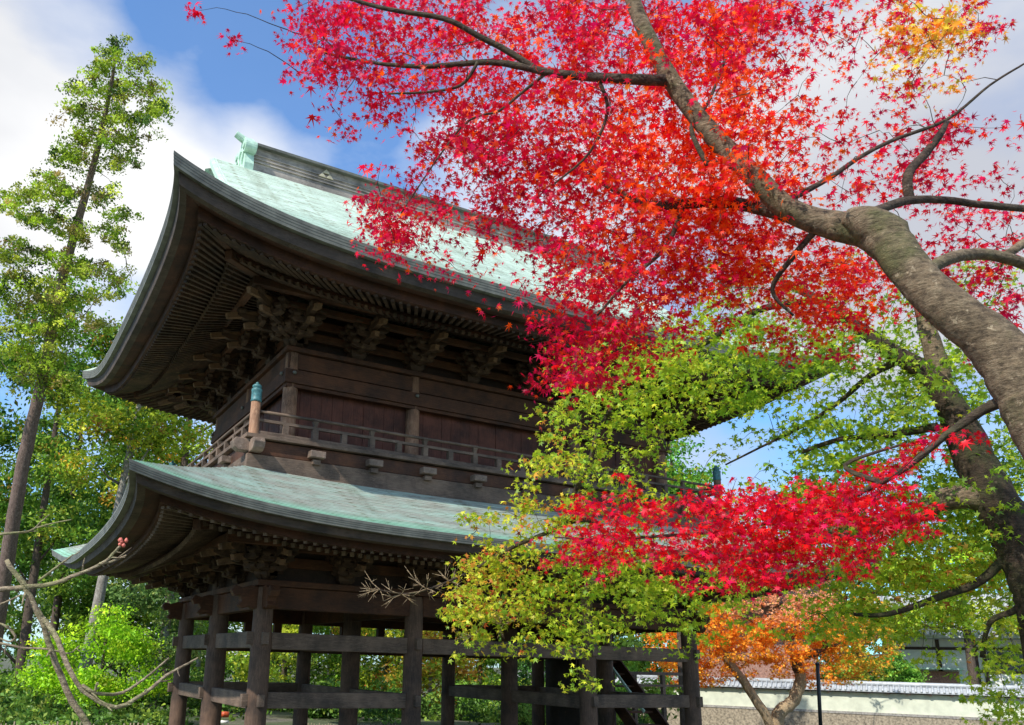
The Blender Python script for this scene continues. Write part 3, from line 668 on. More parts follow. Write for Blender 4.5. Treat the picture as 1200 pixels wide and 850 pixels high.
for sp in RB:
    p,r_=limb(sp,k=.84); mb=MB(); mb.tube(p,r_,10,.05); mb.build('branch',M['bark_maple' if sp[0][0]>1075 and sp[0][1]<400 and sp[0][3]>5.9 else 'bark_backlit'],red,True); paths.append(p)
RG=["000011167566688888433661",
    "000011177655667887223420",
    "000000144566789987322110",
    "000000002457999998612221",
    "000000001356899996621333",
    "000000001514788888643354",
    "000000000000379998887435",
    "000000000000099633883104",
    "000000000000093000000000"]
def red_cols(px,n):
    x=px[:,0];y=px[:,1]; out=np.zeros((n,3))
    hot=np.exp(-(((x-830)/170)**2+((y-190)/160)**2))+.7*np.exp(-(((x-960)/130)**2+((y-350)/60)**2))+.35*np.exp(-(((x-560)/120)**2+((y-70)/70)**2))
    yel=np.exp(-(((x-1090)/55)**2+((y-50)/55)**2))
    A=palette(n,[CR,SC,MG,DR],[.48,.12,.32,.08]);B=palette(n,[SC,OR,(.95,.22,.02),CR],[.35,.45,.12,.12]);C=palette(n,[YO,(.75,.55,.05),OR,YG],[.4,.3,.15,.15])
    s=np.clip(hot+RNG.normal(0,.22,n),0,1)[:,None]; out=np.where(RNG.random((n,1))<s,B,A)
    out=np.where(RNG.random((n,1))<yel[:,None],C,out); return out
ctr_px=sample_grid(RG,0,50,1330,1.5,3)
ex=[(1064,215),(1066,200),(1075,190),(1085,180),(1093,168),(1100,155),(1106,146),(440,245),(455,260),(470,275),(452,238),(480,262),(462,285),(436,262),(478,285),(445,275),(468,250)]
ctr_px=np.vstack([ctr_px,np.array(ex,float),np.array(ex,float)+RNG.normal(0,7,(len(ex),2))])
w=4.62+np.abs(RNG.normal(0,.30,len(ctr_px)))-.12; w-= .75*np.exp(-(((ctr_px[:,0]-890)/90)**2+((ctr_px[:,1]-190)/60)**2)); w=np.where(RNG.random(len(w))<.10,w-.6,w); w=np.clip(w,3.6,5.5)
C=atn(np.column_stack([ctr_px,w])); LP,idx=spray(C,26,.15,.42)
grow_twigs(red,'bark_green',[q for p in paths for q in p[::2]],C,.0016,cap=60)
leaves('foliage',LP,.0265*np.exp(RNG.normal(0,.27,len(LP))),red_cols(ctr_px[idx],len(idx)),red,'maple7',upbias=.15,droop=1.1)
# sparse small leaves fringe
# lower spray
LGd=["0000000000000000000000000",
     "0000000000000000000000000",
     "0000000000000000000210000",
     "0001310001122234666200000",
     "0058876567888999999620000",
     "0147655689999999999971000",
     "6888766889999999985200000",
     "3445544678877899721000000",
     "0000001244688520000000000"]
lp=sample_grid([r[:20]+r[20:] for r in LGd],490,22,460,1.2,5); lp[:,0]+=630
st_=np.array([(1040,548),(1050,540),(1060,532),(1075,528),(1085,520),(1100,512),(1062,545),(1030,555),(1112,505),(1145,512),(1020,545),(1048,555)]); lp=np.vstack([lp,st_,st_+RNG.normal(0,6,st_.shape)])
w=3.98+RNG.normal(0,.16,len(lp))-(lp[:,0]-860)*.0014
C=atn(np.column_stack([lp,w])); LP,idx=spray(C,10,.095,.42)
grow_twigs(red,'bark_green',paths[9][::1],C,.0014,cap=35)
leaves('lower_foliage',LP,.026*np.exp(RNG.normal(0,.2,len(LP))),palette(len(LP),[SC,CR,MG,DR],[.45,.33,.14,.10],.25),red,'maple7',upbias=.15,droop=1.5)
# --- the green maple
gm=thing('green_maple',(at(1235,760,5.9).x,at(1235,760,5.9).y,0),'yellow-green maple with a dark mossy forked trunk at right, spreading before the gate','maple tree')
base=Vector(gm.location)
gt,gr=limb([(1222,705,5.95,27),(1205,665,6.0,26),(1180,612,6.1,25),(1152,560,6.2,22),(1130,510,6.3,20),(1112,472,6.4,15),(1085,437,6.5,12),(1045,412,6.6,9.5),(1000,380,6.75,7),(960,352,6.9,5),(915,330,7.1,3.5)],jit=.04)
gt=[base+Vector((0,0,-.6)),base+Vector((0,0,.3)),base+Vector((0,0,.9))]+gt; gr=[.30,.22,.19]+gr
mb=MB(); mb.tube(gt,gr,18,.04); mb.build('trunk',M['bark_green'],gm,True)
GB=[[(1165,590,6.15,15),(1135,582,6.2,14),(1105,586,6.3,13.5),(1080,597,6.4,12.5),(1040,612,6.5,11),(980,625,6.6,9),(910,640,6.8,7.5),(850,650,7.0,6.5),(790,650,7.1,5.5),(735,655,7.2,4.5),(690,690,7.3,7),(693,745,7.3,6)],
 [(1200,650,6.0,16),(1235,600,6.2,14),(1260,520,6.4,12),(1300,430,6.5,8),(1330,340,6.6,4.5),(1350,270,6.7,1.5)],
 [(1108,470,6.4,10),(1100,430,6.5,12),(1088,390,6.6,10),(1078,350,6.7,8),(1060,300,6.8,5)],
 [(735,655,7.2,3.6),(690,610,7.2,3),(640,625,7.2,2.5),(600,642,7.2,2.2),(560,665,7.2,1.8),(520,684,7.2,1.4),(480,696,7.2,1.0),(442,691,7.2,.7)],
 [(640,625,7.2,2.5),(672,606,7.2,3),(668,590,7.2,3),(690,545,7.2,3),(700,510,7.25,3),(716,480,7.3,2.6),(740,440,7.35,2.2),(790,415,7.4,2)],
 [(1060,420,6.58,5),(1020,440,6.7,3.5),(985,470,6.8,2.6),(940,500,6.9,2),(900,520,7.0,1.4),(850,545,7.1,1)],
 [(960,352,6.9,4.5),(900,360,7.0,4),(860,380,7.1,3.8),(820,405,7.2,3.4),(780,415,7.3,3),(735,440,7.4,2.2),(690,460,7.4,1.6),(655,470,7.5,1)],
 [(1100,500,6.3,5),(1040,510,6.5,4),(985,515,6.6,3),(940,530,6.8,2.2)],
 [(910,640,6.8,4),(870,670,6.9,3),(820,690,7.0,2.4),(770,700,7.1,2)],
 [(1190,640,6.0,6),(1150,680,6.1,5),(1100,700,6.2,4),(1040,720,6.3,3),(1000,720,6.4,2)],
 [(1215,690,5.9,6),(1190,715,6.0,4),(1160,730,6.1,3),(1150,770,6.2,2)]]
gp=[gt]
for i,sp in enumerate(GB):
    p,r_=limb(sp); mb=MB(); mb.tube(p,r_,10,.04); mb.build('branch',M['bark_maple'] if i in(0,2) else M['bark_green'],gm,True); gp.append(p)
GG=["000000000000000002222322",
    "000000000000000078655310",
    "000000000000038999869641",
    "000000000000047654446644",
    "000000000000063311578546",
    "000000000000342224898789",
    "000000000004664013677889",
    "000000000006799974246897",
    "000000000025585341256556",
    "000000000000020000000015",
    "000000000000000000000004"]
gpx=sample_grid(GG,300,50,1380,1.15,8)
edge=[(532,690),(545,720),(560,740),(575,650),(600,655),(545,660),(520,725),(640,540),(615,575),(640,510),(655,480),(560,690),(588,700),(610,690),(590,670),(570,710),(620,640)]
gpx=np.vstack([gpx]+[np.array(edge)+RNG.normal(0,7,(len(edge),2)) for _ in range(3)])
w=6.9+RNG.normal(0,.35,len(gpx))+.45*np.clip((900-gpx[:,0])/250,-.6,1)
C=atn(np.column_stack([gpx,w])); LP,idx=spray(C,20,.17,.4)
grow_twigs(gm,'bark_green',[q for p in gp for q in p[::2]],C,.0018)
px=gpx[idx]; n=len(px)
A=palette(n,[LG,MGN,YG],[.52,.36,.12]);B=palette(n,[YG,LG,RO,MGN,(.45,.03,.03)],[.30,.38,.15,.1,.07]);Cc=palette(n,[MGN,DG,LG],[.5,.15,.35])
bl=np.exp(-(((px[:,0]-570)/75)**2+((px[:,1]-680)/80)**2))+.9*np.exp(-(((px[:,0]-640)/45)**2+((px[:,1]-560)/70)**2))+.55*np.exp(-(((px[:,0]-1080)/110)**2+((px[:,1]-670)/45)**2))+.6*np.exp(-(((px[:,0]-810)/50)**2+((px[:,1]-580)/30)**2))
gl=.8*(px[:,0]>840)*(px[:,1]<640)
col=np.where(RNG.random((n,1))<gl[:,None],Cc,A); col=np.where(RNG.random((n,1))<bl[:,None],B,col)
leaves('foliage',LP,.036*np.exp(RNG.normal(0,.2,n)),col,gm,'maple5',upbias=.6,droop=.4)
# bare white twigs at the end of the long branch
mb=MB()
for x,y in ((445,691),(470,697),(500,690),(530,682),(590,732),(555,745)):
    p0=at(x,y,7.2)
    for k in range(7):
        dx=random.uniform(-26,20); dy=random.uniform(-22,18)
        mid=at(x+dx*.5,y+dy*.35,7.2+random.uniform(-.1,.1)); e=at(x+dx,y+dy,7.2+random.uniform(-.15,.15)); mb.tube([p0,mid,e],[.004,.003,.0015],5)
        for r__ in range(3): e2=mid.lerp(e,random.random())+Vector((random.uniform(-.07,.07),random.uniform(-.05,.05),random.uniform(-.05,.08))); mb.tube([mid.lerp(e,.1*r__),e2],[.0024,.001],4)
mb.build('bare_twigs',M['twig'],gm,True)
# --- bare sapling on the left
sap=thing('bare_sapling',(at(110,900,3.0).x,at(110,900,3.0).y,0),'leafless young tree with pale crooked twigs and a red bud at the lower left corner','bare tree')
SB=[[(7,657,3,3),(26,683,3,3.8),(41,710,3,4.0),(52,735,3,4),(60,762,3,4.2),(78,809,3,4.4),(102,850,3,4.6),(125,900,3,5),(140,960,3,5.5)],
 [(41,712,3,3.2),(50,724,3,3.6),(68,752,2.95,3.6),(85,792,2.9,3.4),(106,816,2.9,3.1),(136,829,2.9,2.9),(170,812,2.95,2.6),(195,792,3,2.2),(232,771,3.0,1.2)],
 [(97,803,2.9,2.6),(112,812,2.9,2.4),(143,812,3,2.1),(170,795,3.05,1.7),(198,771,3.1,1.0)],
 [(-20,694,3,4),(0,691,3,3.8),(51,686,3,3.2),(85,676,3,2.8),(119,661,3,2.4),(132,650,3,2),(141,640,3,1.8)],
 [(117,661,3,2),(130,658,3,1.9),(148,651,3,1.3)],
 [(-20,628,3.1,2.2),(0,626,3.1,2),(34,623,3.1,1.6),(48,612,3.1,1.2),(58,603,3.1,.7)],[(38,620,3.1,1.2),(60,614,3.1,1),(84,609,3.1,.6)],
 [(-20,750,3,2),(0,754,3,1.8),(25,759,3,1.6),(58,761,3,1.4),(80,766,3,1.1),(93,757,3,.7)],
 [(-20,728,3,2),(2,732,3,1.8),(14,740,3,1.8),(18,748,3,1.7),(10,752,3,1.3),(0,748,3,1)],
 [(46,680,3,1.8),(62,668,3,1.6),(75,658,3,1.3),(86,650,3,.8)],
 [(-15,712,3,1.8),(5,707,3,1.5),(25,697,3,1)],[(110,816,2.9,1.8),(112,806,2.9,1.8),(114,800,2.9,1.6)]]
for sp in SB:
    p,r_=limb(sp,jit=.30,sub=3,k=.85); mb=MB(); mb.tube(p,r_,9,.06)
    if sp is SB[0]:
        g0=p[-1]; mb.tube([g0,Vector((g0.x,g0.y,.5)),Vector((sap.location.x,sap.location.y,-.05))],[.018,.022,.028],9)
    if sp is not SB[0] or True:
        for q in range(2,len(p)-1,2):
            d=(p[q+1]-p[q-1]).normalized(); o=(up2*random.uniform(-1,1)+rt2*random.uniform(-1,1)+fw*random.uniform(-.5,.5)).normalized()
            L=random.choice((.008,.012,.02,.05)) ; e=p[q]+o*L+d*L*.8
            if p[q].z>.6: mb.tube([p[q],p[q].lerp(e,.5)+o*.003,e],[r_[q]*.62,max(.0016,r_[q]*.42),.0011],6)
    mb.build('trunk' if sp is SB[0] else 'branch',M['bare'],sap,True)
mb=MB()
for k in range(7):
    c=at(143+random.uniform(-5,5),638+random.uniform(-4,4),3); mb.tube([c,c+Vector((0,0,.008)),c+Vector((0,0,.017))],[.004,.0075,.002],7)
M['bud']=simple('red bud',(.55,.14,.10),.5,30,.4); mb.build('bud',M['bud'],sap,True)

# ================================================================== FAR TREES
def blob_leaves(blobs,n,size,cols,wts,name,parent,kind='quad',var=.2,upb=.5,shell=.55,clump=.35):
    """blobs: (x,y,z,rx,ry,rz)"""
    B=np.array(blobs,float); vol=(B[:,3]*B[:,4]*B[:,5])**.66; vol/=vol.sum()
    # sub clumps
    nc=max(12,n//45); bi=RNG.choice(len(B),nc,p=vol); d=RNG.normal(size=(nc,3)); d/=np.linalg.norm(d,axis=1)[:,None]; d*=(shell+(1-shell)*RNG.random((nc,1)))
    cc=B[bi,:3]+d*B[bi,3:6]; cl=palette(nc,cols,wts,var); ci=RNG.integers(0,nc,n)
    off=RNG.normal(size=(n,3))*clump*np.array([1,1,.55]); P=cc[ci]+off
    col=np.clip(cl[ci]*np.exp(RNG.normal(0,.15,(n,1))),0,1)
    return leaves(name,P,size*np.exp(RNG.normal(0,.25,n)),col,parent,kind,'far_leaf',upb,.2)
GREENS=[(.08,.18,.02),(.17,.32,.03),(.30,.44,.03),(.45,.52,.05)]
def tree(px,py,w,h,lab,crown,n,size,cols=GREENS,wts=(.3,.35,.25,.1),trunk_r=.16,bark_='bark_brown',kind='quad',name='tree',lean=0,top=None,group=None,cat='tree',limbs=7,clump=.35,base=None,var=.25):
    """foot where pixel column px meets the ground at depth w; crown blobs relative to foot: (dx,dz,r,rz) in metres across the view"""
    q=at(px,py,w); zg=gz(q.x,q.y); loc=Vector((q.x,q.y,zg))
    t=thing(name,loc,lab,cat,group)
    P=[loc+Vector((0,0,-.1)),loc+rt*(lean*.3)+Vector((0,0,h*.3)),loc+rt*(lean*.65)+Vector((0,0,h*.65)),loc+rt*lean+Vector((0,0,h))]
    pp,rr=smooth_path(P,[trunk_r*1.25,trunk_r*.95,trunk_r*.7,trunk_r*.22],5,.06)
    mb=MB(); mb.tube(pp,rr,12,.03); tk=mb.build('trunk',M[bark_],t,True)
    back=fw.copy(); back.z=0; back.normalize()
    bl=[]
    for dx,dz,r_,rz in crown:
        c=loc+rt*dx+Vector((0,0,dz)); 
        for k in range(3):
            o=back*random.uniform(-.6,.6)*r_+rt*random.uniform(-.5,.5)*r_+Vector((0,0,random.uniform(-.4,.4)*rz)); bl.append((*(c+o),r_*.7,r_*.7,rz*.62))
    mb=MB()
    for k in range(min(limbs,len(bl))):
        b_=Vector(bl[(k*3)%len(bl)][:3]); zt_=max(loc.z+.5,b_.z-.25*abs((b_-loc).xy.length)-.2); f=min(max((zt_-loc.z)/h,.1),.96); s=pp[int(f*(len(pp)-1))]
        mb.tube([s,s.lerp(b_,.5)+Vector((0,0,-.1)),b_],[trunk_r*.35,trunk_r*.22,trunk_r*.08],7)
    if mb.v: mb.build('limbs',M[bark_],t,True)
    blob_leaves(bl,n,size,cols,wts,'foliage',t,kind,var,clump=clump)
    return t
# tall leaning conifer at the far left
W0=27.0
q0=at(-20,760,W0); loc=Vector((q0.x,q0.y,0)); ced=thing('conifer',loc,'tall leaning conifer with tufted yellow-green clumps, standing against the sky at far left','tree')
spec=[(2,700,W0,11.5),(14,620,W0,11),(28,540,W0,10.5),(45,465,W0,9.5),(58,400,W0,8),(72,335,W0,7),(90,265,W0,6.5),(108,200,W0,5.2),(122,140,W0,4),(132,90,W0,2.8),(137,50,W0,1.2)]
p,r_=limb(spec,jit=.05,k=.72); p=[loc+Vector((0,0,-.1)),loc+Vector((.15,0,1.3))]+p; r_=[.48,.40]+r_
mb=MB(); mb.tube(p,r_,16,.04); mb.build('trunk',M['bark_cedar'],ced,True)
CL=[(135,62,14,16),(118,80,12,12),(160,75,12,10),(100,100,14,12),(130,105,22,14),(165,105,18,14),(185,125,10,10),(95,130,14,12),(125,135,22,14),(158,140,20,14),(180,128,8,8),(95,160,12,10),(120,165,18,12),(148,165,12,10),(75,180,16,12),(100,190,20,12),(138,188,16,12),(60,205,10,8),(45,225,24,12),(15,235,20,10),(75,228,22,14),(112,228,18,12),(140,250,12,8),(35,255,20,12),(68,262,20,14),(100,272,18,12),(130,270,10,10),(140,288,6,6),(25,290,14,10),(60,300,22,14),(90,312,22,14),(120,320,18,12),(135,330,12,10),(20,325,16,12),(50,335,18,12),(40,355,26,14),(5,300,12,12),(8,350,16,14),(110,345,16,10),(75,355,20,12),(35,385,30,14),(80,385,24,12),(15,410,20,14),(60,415,24,14),(110,380,14,8),(25,440,30,16),(70,450,24,16)]
pts=[];cols_=[];tips=[]
for x,y,rx,ry in CL:
    k=7+int(rx*ry/17)
    for _ in range(k):
        pxx=x+random.gauss(0,rx*.72); pyy=y+random.gauss(0,ry*.5); tips.append(tuple(at(pxx,pyy,W0+random.gauss(0,.7))))
tips=np.array(tips); grow_twigs(ced,'bark_brown',p[3::1],tips,.006,.055,'limb')
LP,idx=spray(tips,48,.27,.7)
cc=palette(len(tips),[(.17,.28,.02),(.34,.45,.03),(.50,.54,.06),(.26,.17,.07),(.06,.12,.02)],[.27,.30,.14,.11,.18],.3)
leaves('foliage',LP,.052*np.exp(RNG.normal(0,.25,len(LP))),np.clip(cc[idx]*np.exp(RNG.normal(0,.18,(len(idx),1))),0,1),ced,'quad','far_leaf',.4,.2)
# trees behind and left of the gate
T=tree
BG=[(.24,.46,.02),(.38,.60,.02),(.52,.68,.03),(.14,.30,.02)]
AUT=[(.11,.21,.02),(.28,.39,.03),(.52,.52,.04),(.62,.30,.04),(.45,.12,.04)]
T(118,800,25,3.6,'rounded bright yellow-green young tree left of the gate',[(-1.1,2.1,1.0,.8),(0,2.6,1.1,.9),(1.0,2.2,1.0,.8),(-.2,1.4,1.2,.8),(1.2,1.3,.9,.7),(-1.5,1.2,.9,.7),(.2,3.2,.7,.5)],13000,.055,BG,(.35,.35,.15,.15),.07,'bark_brown',limbs=7,clump=.2)
T(100,745,29,12.5,'tree with a slender pale bare trunk behind the lower roof corner at left',[(-.6,9.0,1.5,1.0),(1.2,9.6,1.5,1.0),(.3,10.6,1.6,1.1),(2.2,10.4,1.4,.9),(-1.4,11.2,1.4,1),(1,12.2,1.3,.9)],9000,.085,AUT,(.3,.42,.18,.07,.03),.2,'bark_pale',lean=1.0,clump=.3)
T(30,740,36,16,'dense mid green tree at the left edge behind the leaning conifer',[(-2,8.6,2.2,1.6),(0,10.5,2,1.6),(-1.5,6,2.3,1.7),(1.8,7.5,1.8,1.4),(-2,12.5,2,1.6),(-3,3.5,2.2,1.6),(0,14.8,1.9,1.5),(-1.5,17.2,1.7,1.4),(1.6,13,1.6,1.2),(1,16.5,1.5,1.2),(-2.6,15,1.6,1.3),(-.5,18.8,1.3,1)],21000,.115,[(.05,.14,.02),(.12,.26,.03),(.26,.38,.04),(.40,.22,.04)],(.3,.38,.28,.04),.2,clump=.36)
T(195,745,38,17,'tall autumn-tinted tree rising between the two roof corners at left',[(0,12,2.4,1.6),(2.0,14,2.2,1.6),(-2.2,14.3,2,1.4),(3,11.2,1.8,1.3),(-1.8,10,2.2,1.4),(-.5,16.2,2,1.3),(1.6,8.5,2,1.4),(-3.4,16,1.8,1.3),(3.6,13.2,1.6,1.2),(1.8,16.6,1.8,1.3),(-2,17.8,1.7,1.2),(4.2,15.2,1.4,1.1)],21000,.115,AUT,(.28,.42,.2,.07,.03),.25,clump=.36)
T(62,745,44,17,'tall dark green tree between the conifer and the pale trunk',[(0,6,2.6,2),(-2,8.8,2.2,1.8),(2.5,8,2.4,1.8),(0,10.5,2.2,1.8),(2.2,4.5,2.2,1.8),(1.8,13,2.2,1.6),(-1.5,14,2,1.6),(.8,16,2,1.4),(2.6,17.8,1.8,1.4),(-.6,18.2,1.8,1.4),(3.2,15.4,1.8,1.4)],22000,.125,[(.05,.12,.02),(.11,.22,.02),(.25,.36,.04)],(.4,.38,.22),.22,clump=.38)
T(150,745,48,15,'green tree with a thin stem behind the bright young tree',[(0,5,2.6,2),(-2.6,4,2.4,1.8),(2.6,5.5,2.4,1.8),(0,7.8,2.4,1.8),(2.8,2.8,2,1.6),(-.5,2.2,2.4,1.4),(1.5,10.5,2.4,1.8),(-1.6,12.5,2.2,1.7),(1,14.8,2.2,1.5)],15000,.13,[(.05,.12,.02),(.11,.22,.02),(.28,.38,.04)],(.38,.38,.24),.2,clump=.38)
T(188,745,31,6.5,'slim tree with a grey trunk just left of the gate pillars',[(-.6,4.2,1.3,1),(1.0,3.6,1.3,1),(.3,5.4,1.2,1),(.9,2.2,1.2,.9),(-1,2.4,1.1,.8)],7000,.08,[(.10,.18,.05),(.17,.28,.07),(.30,.36,.09)],(.4,.4,.2),.13,'bark_pale',lean=.5,clump=.3)
LABS=['bushy green tree seen through the left side bay of the gate','yellowish tree behind the first front bay of the gate','green tree behind the left pillar pair, pale stem showing','green tree seen left of the third front pillar, beyond the gate','orange-flecked tree behind the second front pillar','light green tree seen through the middle bay of the gate','dark evergreen seen through the middle bay, right side','deep green tree seen behind the third front pillar of the gate']
for i,(x,w,h,c,wt) in enumerate([(232,44,7,GREENS,(.3,.35,.25,.1)),(330,38,6,[(.2,.33,.04),(.45,.5,.04),(.6,.6,.05),(.1,.2,.03)],(.3,.35,.2,.15)),(385,46,7,GREENS,(.3,.35,.25,.1)),(450,41,6,AUT,(.3,.35,.25,.07,.03)),(505,37,6,AUT,(.25,.25,.2,.2,.1)),(560,43,7,GREENS,(.25,.3,.3,.15)),(622,48,8,[(.03,.09,.02),(.06,.15,.03),(.12,.22,.03)],(.4,.35,.25)),(668,40,7,[(.04,.12,.03),(.08,.2,.04),(.2,.3,.04)],(.4,.35,.25))]):
    T(x,800,w,h,LABS[i],[(-1.2,2.2,1.5,1.1),(1.2,2.4,1.5,1.1),(0,4,1.7,1.3),(-1.6,5,1.4,1.1),(1.6,5.4,1.4,1.1),(0,6.4,1.3,1),(.2,.9,1.8,.8)],9500,.10,c,wt,.14,('bark_pale','bark_brown')[i%2],lean=random.uniform(-.5,.5),clump=.32)
# understorey bushes
BL=['low green bush at the foot of the bright young tree','low dark bush left of the gate at the bottom edge','round low bush beyond the first bay of the gate','round low bush beyond the middle of the first bay','wide low bush beyond the second front pillar','wide low bush beyond the middle bay','low bush beyond the third front pillar','low bush behind the leaning conifer at the left edge']
for i,(x,w) in enumerate([(60,30),(165,31),(255,33),(355,31),(440,33),(540,33),(640,32),(5,32)]):
    q=at(x,835,w); z=gz(q.x,q.y); t=thing('bush',(q.x,q.y,z),BL[i],'bush','low bushes behind the gate')
    blob_leaves([(q.x+random.uniform(-1.2,1.2),q.y+random.uniform(-.8,.8),z+random.uniform(.3,1.1),.8,.8,.5) for _ in range(7)],3600,.075,[(.05,.13,.02),(.12,.25,.03),(.25,.36,.05)],(.4,.4,.2),'foliage',t,clump=.22)
    mb=MB()
    for k in range(6): mb.tube([(q.x,q.y,z-.05),(q.x+random.uniform(-.8,.8),q.y+random.uniform(-.5,.5),z+1.0)],[.03,.01],6)
    mb.build('stems',M['bark_brown'],t,True)
UG=[]
for k in range(230):
    px=-60+k*3.6+random.uniform(-5,5); w=random.uniform(29,46); q=at(px,790,w); z=gz(q.x,q.y)
    UG.append((q.x,q.y,z+random.uniform(.15,.75),1.0,1.0,.45))
for k in range(70):
    q=at(random.uniform(-70,205),800,random.uniform(21,29)); z=gz(q.x,q.y); UG.append((q.x,q.y,z+random.uniform(.05,.35),.8,.8,.3))
ug=blob_leaves(UG,66000,.085,[(.04,.10,.02),(.10,.20,.03),(.22,.32,.04),(.35,.40,.06)],(.35,.38,.2,.07),'undergrowth',None,clump=.25,var=.3)
tag(ug,'mixed green undergrowth covering the ground behind the gate and at bottom left','undergrowth',kind='stuff')
# far wood as one mass on rising land beyond everything
WPTS=[]
rg=np.random.default_rng(5)
wood_m=[]
for k in range(120):
    x=-40+k*2.1+rg.normal(0,1.5)
    px=-120+k*7.0; w=60+rg.random()*22; q=at(px,790,w)
    if px<700: H0=13+4*math.sin(k*.7)+rg.random()*4; 
    else: H0=4.5+rg.random()*2
    if px<230: H0=15+rg.random()*5
    for j in range(6): WPTS.append((q.x+rg.normal(0,1.2),q.y+rg.normal(0,1.2),H0*(j+.5)/6,2.2,2.2,1.6))
for k in range(60):
    px=690+k*9.5; w=75+rg.random()*15; q=at(px,790,w); H0=(7+ (px-690)*.03)+2*math.sin(k*.6)+rg.random()*2
    for j in range(6): WPTS.append((q.x+rg.normal(0,1.2),q.y+rg.normal(0,1.2),H0*(j+.3)/6,2.4,2.4,1.7))
fwd=blob_leaves(WPTS,90000,.26,[(.03,.07,.015),(.07,.14,.02),(.14,.22,.03),(.26,.30,.04)],(.35,.35,.22,.08),'far_wood',None,clump=.6)
tag(fwd,'dense green wood closing off the temple grounds far behind the gate','wood',kind='stuff')
# trees right of the gate
T(800,780,34,12.5,'fresh green tree top showing beside the upper balcony, right behind the gate',[(0,11.6,1.3,1.2),(.9,10.6,1.2,1.1),(-1.2,10.3,1.5,1.2),(.4,9,1.4,1.1),(.2,12.9,.9,.8)],7000,.10,[(.07,.22,.03),(.13,.34,.05),(.25,.42,.05)],(.35,.4,.25),.2,clump=.28)
T(1010,790,50,12,'broad yellow-green tree beyond the perimeter wall, right of centre',[(-3,9.2,2.2,1.5),(0,10.2,2.4,1.6),(3,9.6,2.3,1.6),(-1.2,7.2,2.4,1.6),(3,6.8,2.3,1.5),(-4,6.6,1.8,1.2)],9000,.13,[(.16,.30,.02),(.34,.46,.03),(.54,.56,.05)],(.35,.4,.25),.25,clump=.4)
T(1140,790,47,12,'broad green tree beyond the wall near the right edge, behind the tiled hall',[(-2,9.2,2.2,1.6),(1,10.6,2.4,1.6),(4,9.6,2.4,1.6),(-1.2,7.4,2.2,1.4),(3,7.2,2.3,1.5)],8000,.13,[(.16,.30,.02),(.32,.46,.03),(.52,.56,.05)],(.4,.4,.2),.25,clump=.4)
T(745,790,33,3.4,'small green garden tree behind the railing at the right bay of the gate',[(-.6,1.6,.9,.7),(.8,1.5,.9,.7),(0,2.5,.9,.7)],3000,.08,[(.08,.2,.03),(.2,.36,.04),(.35,.48,.05)],(.35,.4,.25),.06,clump=.2)
for i,(x,lab) in enumerate([(846,'clipped light green shrub behind the wall, just right of the gate'),(1003,'clipped light green shrub behind the wall below the orange maple'),(1052,'small round clipped shrub in front of the white hall')]):
    q=WA+wd*0; ww=[49,47,46][i]; q=at(x,785,ww); z=gz(q.x,q.y); t=thing('shrub',(q.x,q.y,z),lab,'shrub','clipped shrubs behind the wall')
    s=[1.6,1.5,.8][i]
    blob_leaves([(q.x+rt.x*dx*s,q.y+rt.y*dx*s,1.9+dz,s*.6,s*.6,.75) for dx,dz in ((-.5,0),(.5,0),(0,.35),(-1,-.2),(1,-.2),(0,-.8))],5200,.08,[(.10,.26,.04),(.2,.4,.05),(.35,.5,.07)],(.4,.4,.2),'foliage',t,clump=.15)
    mb=MB(); mb.tube([(q.x,q.y,z-.05),(q.x,q.y,1.8)],[.08,.05],8); mb.build('stem',M['bark_brown'],t,True)
# orange maple in front of the wall
OW=36.0
qo=at(912,870,OW); om=thing('orange_maple',(qo.x,qo.y,gz(qo.x,qo.y)),'small orange-leaved maple with twisted tan trunks in front of the white wall','maple tree')
OB=[[(908,905,OW,8.5),(908,868,OW,8),(913,838,OW,7.5),(930,820,OW,7),(938,798,OW,6.5),(934,775,OW,5.5),(924,752,OW,6),(912,738,OW,5),(895,728,OW,3)],
 [(908,868,OW,6),(898,840,OW,5.5),(872,800,OW,5),(845,762,OW,4.5),(828,735,OW,5)],
 [(938,790,OW,6),(932,772,OW,6),(943,768,OW,5),(965,762,OW,3.5),(966,750,OW,2)],
 [(924,752,OW,4),(935,735,OW,3),(948,722,OW,2)],[(912,738,OW,3.5),(890,732,OW,2.6),(872,722,OW,1.5)],[(828,735,OW,4),(822,715,OW,2.5),(840,700,OW,1.5)],
 [(943,768,OW,3),(985,755,OW,2.5),(1010,740,OW,1.5)]]
op=[]
for i,sp in enumerate(OB):
    p,r_=limb(sp,jit=.12); mb=MB(); mb.tube(p,r_,12,.04)
    mb.build('trunk' if i<2 else 'branch',M['twig'] if i<2 else M['bark_brown'],om,True); op.append(p)
OG=["000000000000000",
    "001233433332200",
    "024577777665430",
    "247888888887642",
    "688999999999863",
    "889999888888874",
    "789998665777753",
    "468974223666530",
    "135641101443200"]
ox=sample_grid(OG,672,14.5,760,1.1,21); ox[:,0]=755+ox[:,0]*1.36
C=atn(np.column_stack([ox,OW+RNG.normal(0,1.0,len(ox))])); grow_twigs(om,'bark_brown',[q for p in op for q in p],C,.007,.045)
LP,idx=spray(C,40,.36,.5); n=len(idx); y=ox[idx,1]
A=palette(n,[(.85,.28,.02),(.92,.40,.03),(.80,.16,.02),(.75,.5,.05)],[.4,.3,.15,.15]);B=palette(n,[(.70,.32,.17),(.78,.42,.22),(.6,.2,.1)],[.4,.4,.2]);Cc=palette(n,[(.45,.46,.05),(.3,.38,.04),(.85,.4,.04)],[.4,.3,.3])
tB=np.clip((738-y)/25,0,.9)*(np.abs(ox[idx,0]-925)<75); tC=np.clip((ox[idx,0]-965)/60,0,.8)
col=np.where(RNG.random((n,1))<tB[:,None],B,A); col=np.where(RNG.random((n,1))<tC[:,None],Cc,col)
